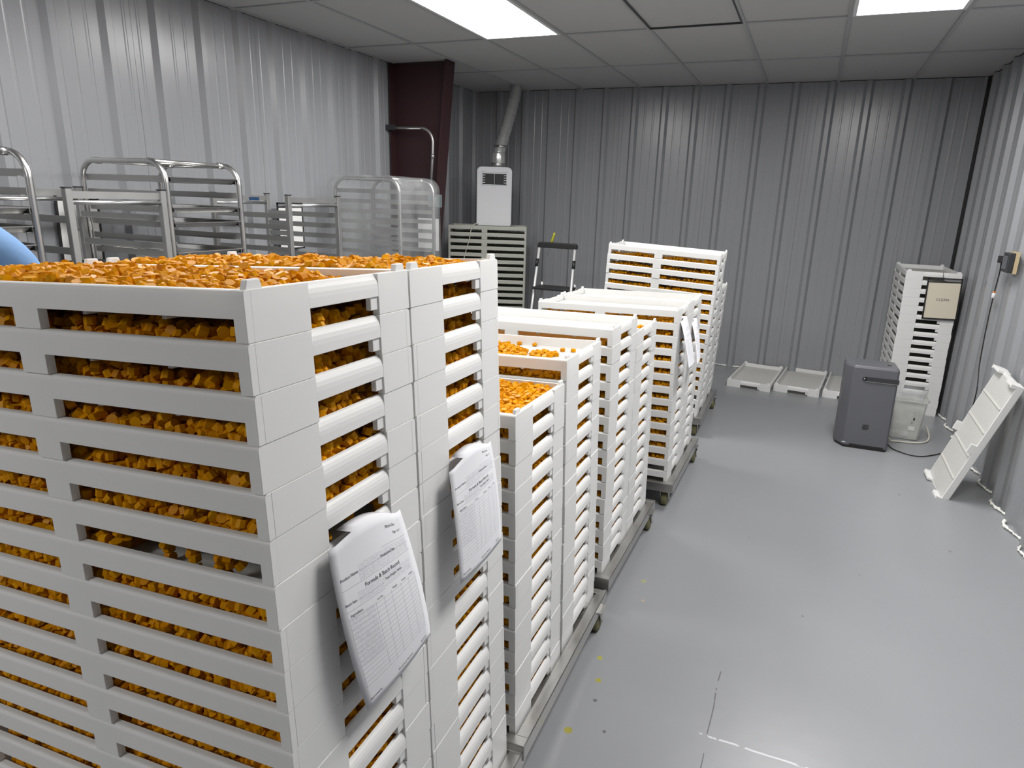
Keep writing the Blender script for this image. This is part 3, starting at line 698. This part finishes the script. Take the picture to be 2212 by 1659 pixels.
def pan(x0,x1,y0,y1,z,label,rz=0.0,tilt=0.0):
    """rimmed sheet pan with sloping sides"""
    hx,hy = (x1-x0)/2,(y1-y0)/2; o_ = .012; h = .024
    def ring(ix,z): return [(-hx+ix,-hy+ix,z),(hx-ix,-hy+ix,z),(hx-ix,hy-ix,z),(-hx+ix,hy-ix,z)]
    rings = [ring(.0,h-.004),ring(.0,h),ring(.008,h),ring(.010,h-.004),ring(.022,.002),ring(.022,0),ring(.009,h-.006)]
    mb = MB(); vs = [p for r_ in rings for p in r_]; fs = []
    for a,b in zip(range(6),range(1,7)):
        if a == 4: continue
        for k in range(4): fs.append((a*4+k,a*4+(k+1)%4,b*4+(k+1)%4,b*4+k))
    fs += [(16,17,18,19),(23,22,21,20)] if False else [(16,17,18,19)]
    for k in range(4): fs.append((20+k,20+(k+1)%4,24+(k+1)%4,24+k))
    fs.append((23,22,21,20))
    mb.add(vs,fs); o = mb.build('sheet_pan','pan'); o.location = ((x0+x1)/2,(y0+y1)/2,z); o.rotation_euler = (tilt,0,rz); tag(o,label,'pan','sheet pans in the racks'); return o
RZ = [1.66-.0715*k for k in range(21)]
SZ = [1.478-.066*k for k in range(19)]
curved_rack(1.23,.485,1.755,'curved-top aluminium pan rack at the left edge behind the blue shirt',RZ)
square_rack(1.852,.440,1.626,'square-post aluminium rack with black caps left of the pan rack',SZ[::2])
curved_rack(2.325,.440,1.755,'curved-top aluminium pan rack holding several empty sheet pans',RZ)
square_rack(3.125,.445,1.617,'square-post aluminium rack with blue sticker, middle of left wall',SZ,sticker=True)
curved_rack(4.285,.485,1.746,'curved-top pan rack wrapped in clear plastic beside the maroon column',[1.64-.0755*k for k in range(19)])
for z,lab in ((1.6625,'empty sheet pan in the top slot of the uncovered middle rack'),(1.520,'empty sheet pan in the third slot of the middle rack'),(1.448,'empty sheet pan in the fourth slot of the middle rack'),(1.305,'empty sheet pan low in the middle rack just above the gummies')):
    pan(-3.36,-2.852,2.340,2.750,z,lab)
for z,lab in ((1.520,'empty sheet pan in the third slot of the leftmost rack'),(1.448,'empty sheet pan in the fourth slot of the leftmost rack'),(1.376,'empty sheet pan in the fifth slot of the leftmost rack')): pan(-3.36,-2.855,1.245,1.70,z,lab)
for z,rz,lab in ((1.217,.02,'topmost sheet pan in the black-capped rack near the gummy heap'),(1.085,-.015,'second sheet pan in the black-capped rack near the gummy heap')): pan(-3.38,-2.82,1.868,2.276,z,lab,rz)
# clear cover over the last rack
def cover(x0,x1,y0,y1,ztop,zb):
    nx = 48; vs = []; rows = 26; rad = .11
    for j in range(rows+1):
        if j < 8:
            a = j/8*math.pi/2; inset = rad*(1-math.sin(a)); z = ztop-rad*(1-math.cos(a))
        else: inset = 0; z = ztop-rad-(ztop-rad-zb)*(j-8)/(rows-8)
        per = []
        X0,X1,Y0,Y1 = x0+inset,x1-inset,y0,y1
        for k in range(nx):
            t = k/nx*4; s_ = int(t); q = t-s_
            p = [(X0+(X1-X0)*q,Y0),(X1,Y0+(Y1-Y0)*q),(X1-(X1-X0)*q,Y1),(X0,Y1-(Y1-Y0)*q)][s_]
            w_ = .006*math.sin(k*2.1+j*.15)+.005*math.sin(k*5.3+j*.4)
            cx,cy = (x0+x1)/2,(y0+y1)/2; dx,dy = p[0]-cx,p[1]-cy; L_ = math.hypot(dx,dy)
            vs.append((p[0]+dx/L_*w_,p[1]+dy/L_*w_,z+.003*math.sin(k*1.3)))
    fs = [(j*nx+k,(j+1)*nx+k,(j+1)*nx+(k+1)%nx,j*nx+(k+1)%nx) for j in range(rows) for k in range(nx)]
    mb = MB().add(vs,fs,True); mb.add([v for v in vs[:nx]],[tuple(range(nx))],True)
    o = mb.build('plastic_cover','film'); tag(o,'clear plastic cover draped over the pan rack by maroon column','cover'); return o
cover(RX0-.035,RX1+.035,4.25,4.81,1.768,.5)

# ------------------------------------------------------------------ signs in black frames
def sign(label, mtx, wd=.244, ht=.33, mt='paper', text=None, hooks=False):
    r = empty('sign_holder'); r.matrix_world = mtx; tag(r,label,'sign','black framed sign holders'); t = .011
    for (a,b) in (((0,0),(wd,t)),((0,ht-t),(wd,ht)),((0,0),(t,ht)),((wd-t,0),(wd,ht)),((t,ht-.036),(wd-t,ht-.036+.009))):
        MB().box((a[0],-.004,a[1]),(b[0],.004,b[1])).build('frame_bar','black',r)
    pp = MB().box((t,-.001,t),(wd-t,.001,ht-.038)).build('paper',mt,r)
    if text:
        tm = text_mesh(text,.029); o = link('lettering',tm,'ink',pp,loc=(wd/2+.004,-.0016,.158),rot=(math.pi/2,0,0))
    if hooks: MB().tube([(wd*.42,-.003,ht-.005),(wd*.42,-.004,ht+.035),(wd*.42,.012,ht+.042)],.002,6).build('hook','black',r)
    return r
Rx_wall = Matrix.Rotation(math.pi/2,4,'Z')       # sign facing +X
sign('cream sign reading CLEAN hung on the corner tray stack', Matrix.Translation((.918,6.068,.808)) @ Matrix.Rotation(.02,4,'Z') @ Matrix.Rotation(-.03,4,'Y'), mt='cream', text='CLEAN', hooks=True)
s1 = sign('black-framed white sign tilted inside the leftmost square-post rack', Matrix.Translation((-3.606,2.258,1.235)) @ Matrix.Rotation(.02,4,'X') @ Rx_wall @ Matrix.Rotation(.05,4,'Y'), wd=.23, ht=.36)
for pts in (((.07,.20),(.10,.17),(.09,.14)),((.10,.18),(.13,.13)),((.12,.17),(.15,.15))):
    MB().tube([(x,-.002,z) for x,z in pts],.0012,5).build('pen_mark','ink',s1)
sign('black-framed sign on the left wall seen through blue-stickered rack', Matrix.Translation((-3.585,3.80,1.215)) @ Rx_wall, wd=.262, ht=.338)
sign('black-framed white sign on maroon column beside wrapped rack', Matrix.Translation((-3.345,5.285,1.14)), wd=.245, ht=.335)

# ------------------------------------------------------------------ maroon frame column and its conduit
r = tag(empty('steel_column',(0,5.37,0)),'tall maroon tapered steel column standing against the left wall','column')
def taper(z): return -3.055-.105*(H-z)/1.1*1.0 if z > 0 else -3.32
xt, xb = -3.048, -3.048-.098*(H/1.1)
MB().prism([(XL+.03,0),(xb,0),(xt,H),(XL+.03,H)],'y',-.006,.006).build('web','maroon',r)
MB().add([(xb-.006,-.075,0),(xb+.006,-.075,0),(xb+.006,.075,0),(xb-.006,.075,0),(xt-.006,-.075,H),(xt+.006,-.075,H),(xt+.006,.075,H),(xt-.006,.075,H)],[(0,3,2,1),(4,5,6,7),(0,1,5,4),(1,2,6,5),(2,3,7,6),(3,0,4,7)]).build('flange','maroon',r)
MB().box((XL+.022,-.075,0),(XL+.034,.075,H)).build('back_flange','maroon',r)
for z in (1.0,2.18): MB().box((XL+.034,.006,z),(xt-.12,.07,z+.01)).build('stiffener','maroon',r)
r = tag(empty('conduit',(0,5.275,0)),'thin bent metal conduit running down the maroon column','pipe')
MB().tube([(-3.60,.0,2.21),(-3.285,0,2.205)]+arc((-3.285,2.085),.12,math.pi/2,.06,8,'xz',0.0)+[(-3.168,0,1.98),(-3.196,0,1.62)],.0125,10).build('pipe','conduit',r)
MB().lathe([(.016,-.02),(.016,.02)],(-3.168,0,1.97)).build('coupling','conduit',r)
MB().box((-3.640,-.02,2.19),(-3.560,.02,2.235)).build('clamp','darkgrey',r)
r = tag(empty('junction_box',(-3.135,5.265,1.535)),'small grey junction box at the foot of the conduit','electrical box')
MB().box((-.062,-.03,0),(.050,.03,.112)).build('body','box',r,bevel=.004)
MB().box((-.058,-.034,.004),(.046,-.030,.108)).build('cover','box',r,bevel=.002,seg=1)
MB().box((.012,-.038,.045),(.018,-.034,.085)).build('switch','white',r)
MB().box((-.040,-.02,-.045),(.030,.02,0)).build('fitting','black',r)

# ------------------------------------------------------------------ air conditioner on the tray stack
AX, AY, AZ = -2.995, 6.17, 1.357
r = tag(empty('air_conditioner',(AX,AY,AZ)),'white portable air conditioner standing on the yellowed tray stack','air conditioner'); r.rotation_euler = (0,0,.42)
def rrect(w_,h_,rad,n=5):
    out = []
    for cx,cz,a0 in ((w_-rad,h_-rad,0),(-w_+rad,h_-rad,math.pi/2),(-w_+rad,rad*.5,math.pi),(w_-rad,rad*.5,1.5*math.pi)):
        rr = rad if cz > h_/2 else rad*.5
        cxx = cx if cz > h_/2 else (cx+(rad*.5 if cx > 0 else -rad*.5))
        for k in range(n+1): out.append((cxx+rr*math.cos(a0+k/n*math.pi/2),cz+rr*math.sin(a0+k/n*math.pi/2)))
    return out
MB().prism(rrect(.176,.575,.045),'y',0,.27).build('body','white',r,bevel=.008,seg=2)
v = MB().box((-.118,-.004,.405),(.120,.0,.530)).build('vent_recess','gap',r)
MB().box((-.126,-.007,.524),(.128,-.001,.532)).box((-.126,-.007,.398),(.128,-.001,.405)).box((-.126,-.007,.398),(-.119,-.001,.532)).box((.121,-.007,.398),(.128,-.001,.532)).build('vent_frame','white',r)
for k in range(5): MB().box((-.118,-.010,.420+k*.0235),(-.092,-.004,.426+k*.0235)).box((.094,-.010,.420+k*.0235),(.120,-.004,.426+k*.0235)).build('louver','white',v)
for k in range(4): MB().box((-.092,-.006,.422+k*.0235),(.094,-.004,.430+k*.0235)).build('louver','gap',v)
MB().box((-.0015,-.011,.405),(.0015,-.003,.525)).build('louver_link','white',v)
MB().box((-.118,-.009,.510),(.120,-.003,.522)).build('top_louver','white',v)
MB().box((-.022,-.0012,.378),(.022,-.0002,.386)).build('brand_mark','conduit',r)
MB().lathe([(.075,.0),(.075,.04),(.068,.05)],(.03,.14,.572)).build('exhaust_collar','conduit',r)
# foil exhaust duct up to the ceiling
r = tag(empty('exhaust_duct',(0,0,0)),'silver foil duct rising from air conditioner to the ceiling','duct')
path = bez([(-3.02,6.30,1.96),(-3.02,6.32,2.08),(-3.01,6.45,2.32),(-3.0,6.60,2.60),(-3.0,6.66,2.752)],16)
MB().tube(path,.06,18,radii=[.058+.005*((i%2)*2-1) for i in range(len(path))]).build('foil_tube','foil',r)
MB().lathe([(.066,-.012),(.070,0),(.066,.012)],(-3.017,6.345,2.135)).build('clamp_band','steel',r)
MB().lathe([(.055,-.04),(.067,-.02),(.067,.08),(.062,.09)],(-3.02,6.305,1.985)).build('lower_sleeve','foil',r)
tag(MB().tube(bez([(-3.13, 6.14, 1.375), (-3.15, 6.05, 1.372), (-3.172, 6.023, 1.33), (-3.191, 6.016, 1.22), (-3.228, 6.0, 1.08), (-3.26, 5.987, 0.9), (-3.269, 5.983, 0.6), (-3.278, 5.98, 0.02)],8),.004,6).build('power_cord','cordwhite'),'pale cord hanging down the yellowed trays under air conditioner','cord')

# ------------------------------------------------------------------ step stool with a screwdriver
r = tag(empty('step_stool',(-2.19,5.9,0)),'folding step stool with black steps and silver rails by far wall','step stool')
for sx in (-1,1):
    MB().tube([(sx*.205,-.26,.012),(sx*.178,-.01,1.215)],.012,10).build('front_rail','rail',r)
    MB().tube([(sx*.200,.30,.012),(sx*.170,.06,.86)],.011,10).build('rear_leg','rail',r)
    MB().tube([(sx*.187,-.055,1.02),(sx*.184,-.035,1.09)],.0165,10).build('rail_collar','black',r)
    for (x,y) in ((sx*.205,-.262),(sx*.200,.302)): MB().lathe([(.016,0),(.017,.03),(.013,.035)],(x,y,0)).build('foot','black',r)
MB().prism([(-.196,1.195),(.196,1.195),(.196,1.225),(.182,1.246),(-.182,1.246),(-.196,1.225)],'y',-.028,.028).build('top_handle','black',r,bevel=.006)
for z,y,hw,dp in ((.83,-.08,.182,.22),(.56,-.14,.188,.20),(.29,-.20,.195,.18)): MB().box((-hw,y-dp*.35,z-.018),(hw,y+dp*.65,z+.006)).build('step','black',r,bevel=.005)
MB().tube([(-.172,.085,.80),(.172,.085,.80)],.008,8).build('cross_bar','alu',r)
r = tag(empty('screwdriver',(-2.262,5.895,1.21)),'yellow-handled screwdriver stuck in the step stool top','screwdriver'); r.rotation_euler = (.0,.30,0)
MB().lathe([(.006,.036),(.011,.045),(.013,.07),(.010,.095),(.013,.115),(.011,.130),(.005,.134)],seg=12).build('handle','yellow',r)
MB().lathe([(.003,-.09),(.003,.040)],seg=8).build('shaft','steel',r)

# ------------------------------------------------------------------ dehumidifier, tank, hose, cords
DX, DY = .405, 4.94
r = tag(empty('dehumidifier',(DX,DY,0)),'dark charcoal dehumidifier standing on the floor by clean trays','dehumidifier'); r.rotation_euler = (0,0,.03)
def octo(x0,x1,y0,y1,c_): return [(x0+c_,y0),(x1-.012,y0),(x1,y0+.012),(x1,y1-.02),(x1-.02,y1),(x0+.03,y1),(x0,y1-.03),(x0,y0+c_*1.6)]
mb = MB(); po = octo(-.045,.290,0,.25,.05); pt = octo(-.050,.283,.004,.25,.05)
n_ = len(po); mb.add([(x,y,.018) for x,y in po]+[(x,y,.585) for x,y in pt]+[(x*.96+.004,y*.94+.008,.602) for x,y in pt],[tuple(range(n_-1,-1,-1)),tuple(range(2*n_,3*n_))]+[(k,(k+1)%n_,n_+(k+1)%n_,n_+k) for k in range(n_)]+[(n_+k,n_+(k+1)%n_,2*n_+(k+1)%n_,2*n_+k) for k in range(n_)])
mb.build('body','charcoal',r,bevel=.004)
MB().prism([(x*.97+.004,y*.97+.004) for x,y in po],'z',.002,.019).build('base','black',r)
MB().box((.075,-.0015,.498),(.2875,.004,.528)).lathe([(.015,-.0015),(.015,.004)],(.075,0,.513),'y',14).build('handle_slot','darkgrey',r)
MB().box((.078,-.0032,.494),(.287,-.0012,.4975)).build('slot_edge','aluflat',r)
MB().lathe([(.0035,-.003),(.0035,.0)],(.073,-.0015,.515),'y',10).build('indicator','white',r)
MB().box((.045,-.0013,.020),(.265,.0,.032)).build('foot_gap','black',r)
MB().box((-.004,-.001,.034),(.020,.0005,.042)).build('sticker','white',r)
mk = MB()
for k in range(4): mk.box((.112,-.0016,.150+k*.010),(.150 if k%2 else .142,-.0005,.1535+k*.010))
for x in (.112,.126,.146): mk.box((x,-.0017,.150),(x+.003,-.0005,.184))
mk.build('emblem','black',r)
MB().box((.215,.10,.602),(.240,.115,.6045)).build('button','black',r)
# cloudy tank with a bag in it
TX, TY = .725, 5.30
r = tag(empty('water_tank',(TX,TY,0)),'cloudy square plastic tank behind the dehumidifier collecting water','tank')
def tankring(ins,z): return [(ins+.015,ins,z),(.230-ins-.015,ins,z),(.230-ins,ins+.015,z),(.230-ins,.23-ins-.015,z),(.230-ins-.015,.23-ins,z),(ins+.015,.23-ins,z),(ins,.23-ins-.015,z),(ins,ins+.015,z)]
rg = [tankring(.026,.004),tankring(.020,.012),tankring(.004,.30),tankring(-.006,.30),tankring(-.006,.325),tankring(.0,.325),tankring(.004,.31)]
mb = MB(); vs_ = [p for q in rg for p in q]; fs_ = [tuple(range(7,-1,-1))]
for a in range(6): fs_ += [(a*8+k,a*8+(k+1)%8,(a+1)*8+(k+1)%8,(a+1)*8+k) for k in range(8)]
mb.add(vs_,fs_).build('shell','jug',r)
mb = MB(); vs_ = []
for j in range(9):
    z = .03+j*.045; 
    for k in range(24):
        a = 2*math.pi*k/24; q = .095+.008*math.sin(3*a+j)+.006*math.sin(7*a-j*1.4); q *= 1.0 if j < 7 else (1.06 if j == 7 else 1.02)
        vs_.append((.115+q*math.cos(a)*1.06,.115+q*math.sin(a),z))
mb.add(vs_,[(j*24+k,j*24+(k+1)%24,(j+1)*24+(k+1)%24,(j+1)*24+k) for j in range(8) for k in range(24)],True).build('liner_bag','bag',r)
mk = MB()
for (a,b_,x,z) in ((.010,.016,.148,.205),(.014,.010,.150,.188),(.010,.020,.152,.160),(.004,.026,.178,.190),(.005,.012,.145,.135)): mk.box((x,.0105,z),(x+a,.0115,z+b_))
mk.build('marker_writing','black',r)
MB().box((.130,.0145,.080),(.170,.0155,.118)).build('label','paper',r)
tag(MB().tube(bez([(.70,5.17,.10),(.735,5.20,.02),(.80,5.235,.008),(.87,5.245,.008),(.95,5.28,.008),(1.005,5.36,.009),(1.02,5.45,.03),(1.0,5.50,.08)],8),.0065,8).build('drain_hose','cordwhite'),'white drain hose looping around the cloudy tank on floor','hose')
tag(MB().tube(bez([(.69,5.16,.03),(.735,5.06,.006),(.80,4.99,.005),(.86,4.965,.005),(.92,4.978,.005),(1.0,5.05,.005),(1.08,5.14,.005),(1.15,5.17,.02),(1.175,5.15,.20),(1.178,5.10,.47),(1.178,5.18,.66),(1.178,5.215,.93),(1.178,5.21,1.13),(1.178,5.19,1.27),(1.172,5.175,1.345)],8),.0042,6).build('power_cord','black'),'black power cord from dehumidifier up the right wall to outlet','cord')
r = tag(empty('cord_connector',(1.178,5.212,1.115)),'small white connector with orange end on the wall cord','connector')
MB().lathe([(.010,-.012),(.012,-.008),(.012,.018),(.009,.022)]).build('body','white',r); MB().lathe([(.008,.022),(.008,.032)]).build('tip','orange',r)
r = tag(empty('wall_outlet',(1.2,4.98,1.36)),'grey outlet box mounted on wooden block on the right wall','outlet')
MB().box((-.02,-.075,-.07),(.0,.075,.06)).build('wood_block','tan',r)
MB().box((-.055,-.07,-.065),(-.020,.055,.055)).build('box','darkgrey',r,bevel=.004)
MB().box((-.060,-.050,-.045),(-.055,.035,.035)).build('face','charcoal',r)
r = tag(empty('plug',(1.162,5.165,1.362)),'black plug end beside the outlet box on right wall','plug')
MB().box((-.016,-.03,-.022),(.016,.075-.07,.022)).box((-.012,-.10,-.014),(.012,-.03,.014)).build('body','black',r,bevel=.003)

# tray leaning on the right wall, underside to the room
bl, br = Vector((.882,4.64,0)), Vector((.902,4.25,0))
ex = Vector((.235,-.045,.765)).normalized()                 # up along the tray
ey = (br-bl); ey = (ey-ex*ey.dot(ex)).normalized(); ez = ex.cross(ey)
if ez.x < 0: ez = -ez                                     # tray opening to the wall, underside to the room
ey = ez.cross(ex)
org = bl+ex*TL if False else bl
R3 = Matrix(((ex.x,ey.x,ez.x),(ex.y,ey.y,ez.y),(ex.z,ey.z,ez.z))).to_4x4()
off = Vector((TL,0,0)) if ey.dot(br-bl) > 0 else Vector((TL,-TW,0))
lt = make_tray(Matrix.Translation(bl+Vector((.0,0,.020))) @ R3 @ Matrix.Translation(off), 'white tray standing on end, leaning on the right wall', 'lone leaning tray', pegs=True)
del lt['group']

# ------------------------------------------------------------------ the worker at the left edge
def person():
    r = tag(empty('person',(-2.105,.928,0)),'person in light blue shirt behind the stacks at left edge','person')
    r.scale = (1.012,)*3; r.rotation_euler = (0,0,math.radians(59))             # faces local +Y, turned away from the camera
    def skin_mesh(name, pts, edges, m, root=0, sub=2):
        me = bpy.data.meshes.new(name); me.from_pydata([p[:3] for p in pts],edges,[]); o = link(name,me,m,r)
        sk = o.modifiers.new('skin','SKIN'); sk.use_smooth_shade = True
        for i,p in enumerate(pts):
            sv = me.skin_vertices[0].data[i]; rr = p[3]; sv.radius = rr if isinstance(rr,tuple) else (rr,rr); sv.use_root = (i == root)
        ss = o.modifiers.new('subdiv','SUBSURF'); ss.levels = ss.render_levels = sub; return o
    # body: pelvis, spine, neck, arms reaching forward and down
    P = [(0,0,.98,(.165,.12)),(0,-.01,1.12,(.155,.115)),(0,-.01,1.28,(.175,.125)),(0,-.005,1.43,(.150,.105)),(0,.0,1.50,(.062,.062)),(0,.03,1.575,(.056,.058)),
         (.155,0,1.455,(.070,.072)),(.215,.0,1.40,(.070,.070)),(.245,.06,1.20,(.052,.052)),(.235,.26,1.08,(.040,.040)),(.215,.40,1.06,(.031,.031)),
         (-.155,0,1.455,(.070,.072)),(-.215,.0,1.40,(.070,.070)),(-.245,.06,1.20,(.052,.052)),(-.235,.26,1.08,(.040,.040)),(-.215,.40,1.06,(.031,.031)),
         (.09,0,.90,(.095,.10)),(.10,.0,.52,(.065,.07)),(.10,-.02,.12,(.045,.05)),(-.09,0,.90,(.095,.10)),(-.10,.0,.52,(.065,.07)),(-.10,-.02,.12,(.045,.05))]
    E = [(0,1),(1,2),(2,3),(3,4),(4,5),(3,6),(6,7),(7,8),(8,9),(9,10),(3,11),(11,12),(12,13),(13,14),(14,15),(0,16),(16,17),(17,18),(0,19),(19,20),(20,21)]
    body = skin_mesh('body',P,E,'skin')
    g = .010
    def grow(p, g): rr = p[3]; return (p[0],p[1],p[2],(rr[0]+g,rr[1]+g))
    sh = [grow(P[i],g) for i in (0,1,2,3)]+[(0,0,1.485,(.085,.08))]+[grow(P[i],g+.004) for i in (6,7,8,9)]+[(.222,.345,1.068,(.042,.042))]+[grow(P[i],g+.004) for i in (11,12,13,14)]+[(-.222,.345,1.068,(.042,.042))]
    skin_mesh('shirt',sh,[(0,1),(1,2),(2,3),(3,4),(3,5),(5,6),(6,7),(7,8),(8,9),(3,10),(10,11),(11,12),(12,13),(13,14)],'shirt')
    trs = [grow((0,0,.99,(.165,.12)),.012)]+[grow(P[i],.014) for i in (16,17)]+[(.10,-.01,.10,(.068,.075))]+[grow(P[i],.014) for i in (19,20)]+[(-.10,-.01,.10,(.068,.075))]
    skin_mesh('trousers',trs,[(0,1),(1,2),(2,3),(0,4),(4,5),(5,6)],'trouser')
    for sx in (-1,1):
        o = MB().lathe([(.0,-.135),(.030,-.13),(.044,-.06),(.046,.03),(.040,.10),(.0,.125)],axis='y',seg=14).build('shoe','shoe',r); o.location = (sx*.10,.045,.042); o.scale = (1,1,.9)
        # hand: palm and five bent fingers
        hp = [(sx*.215,.415,1.058,(.020,.032)),(sx*.212,.455,1.050,(.018,.040)),(sx*.210,.490,1.043,(.014,.040))]; he = [(0,1),(1,2)]
        for k,(off,ln) in enumerate(((-.030,.058),(-.010,.068),(.010,.064),(.029,.050))):
            b = len(hp); hp += [(sx*(.210)+off,.497,1.041,(.009,.009)),(sx*.210+off,.497+ln*.5,1.030,(.0085,.0085)),(sx*.210+off*.95,.497+ln*.85,1.002,(.0075,.0075))]; he += [(2,b),(b,b+1),(b+1,b+2)]
        b = len(hp); hp += [(sx*.210-sx*.040,.445,1.046,(.011,.011)),(sx*.210-sx*.058,.475,1.034,(.0095,.0095)),(sx*.210-sx*.060,.500,1.018,(.0085,.0085))]; he += [(1,b),(b,b+1),(b+1,b+2)]
        skin_mesh('hand',hp,he,'skin',sub=1)
    # head with face, ears and hair
    mb = MB(); rings = []
    prof = [(.0,-.115),(.038,-.112),(.058,-.085),(.068,-.05),(.074,-.01),(.077,.03),(.075,.065),(.064,.095),(.040,.115),(.0,.122)]
    mb.lathe(prof,seg=24); vs = []
    for x,y,z in mb.v:
        yy = y*1.22
        if y > 0:
            yy += .004*math.exp(-((z+.085)/.025)**2)                                          # chin
            yy += .022*math.exp(-((z+.022)/.022)**2-(x/.016)**2)                              # nose
            yy -= .006*math.exp(-((z-.008)/.014)**2)*math.exp(-((abs(x)-.031)/.016)**2)       # eye sockets
            yy += .004*math.exp(-((z+.062)/.010)**2-(x/.022)**2)                              # lips
        vs.append((x,yy,z))
    mb.v = vs; hd = mb.build('head','skin',r,loc=(0,.045,1.675))
    ss = hd.modifiers.new('s','SUBSURF'); ss.levels = ss.render_levels = 1
    for sx in (-1,1):
        e = MB().lathe([(.0,-.006),(.014,-.005),(.019,.0),(.014,.006),(.0,.006)],axis='x',seg=12).build('ear','skin',r); e.location = (sx*.078,.035,1.665); e.scale = (1,.8,1.45)
        e = MB().lathe([(0,-.011),(.008,-.008),(.011,0),(.008,.008),(0,.011)],seg=12).build('eye','white',r); e.location = (sx*.031,.118,1.683)
        e = MB().lathe([(0,-.003),(.0045,-.002),(.0045,.002),(0,.003)],axis='y',seg=10).build('iris','black',r); e.location = (sx*.031,.1285,1.683)
    e = MB().tube(bez([(-.022,.130,1.611),(0,.136,1.613),(.022,.130,1.611)],4),.003,6).build('mouth','maroon',r)
    hb = MB().lathe([(.058,-.07),(.074,-.05),(.082,-.01),(.084,.03),(.082,.07),(.070,.104),(.044,.124),(.0,.132)],seg=24); hv = []
    for x,y,z in hb.v:
        y2 = y*1.20
        if y > .0 and z < .055: y2 = min(y2,.012); 
        hv.append((x,y2,z))
    hb.v = hv; hb.build('hair','hair',r,loc=(0,.040,1.678))
person()
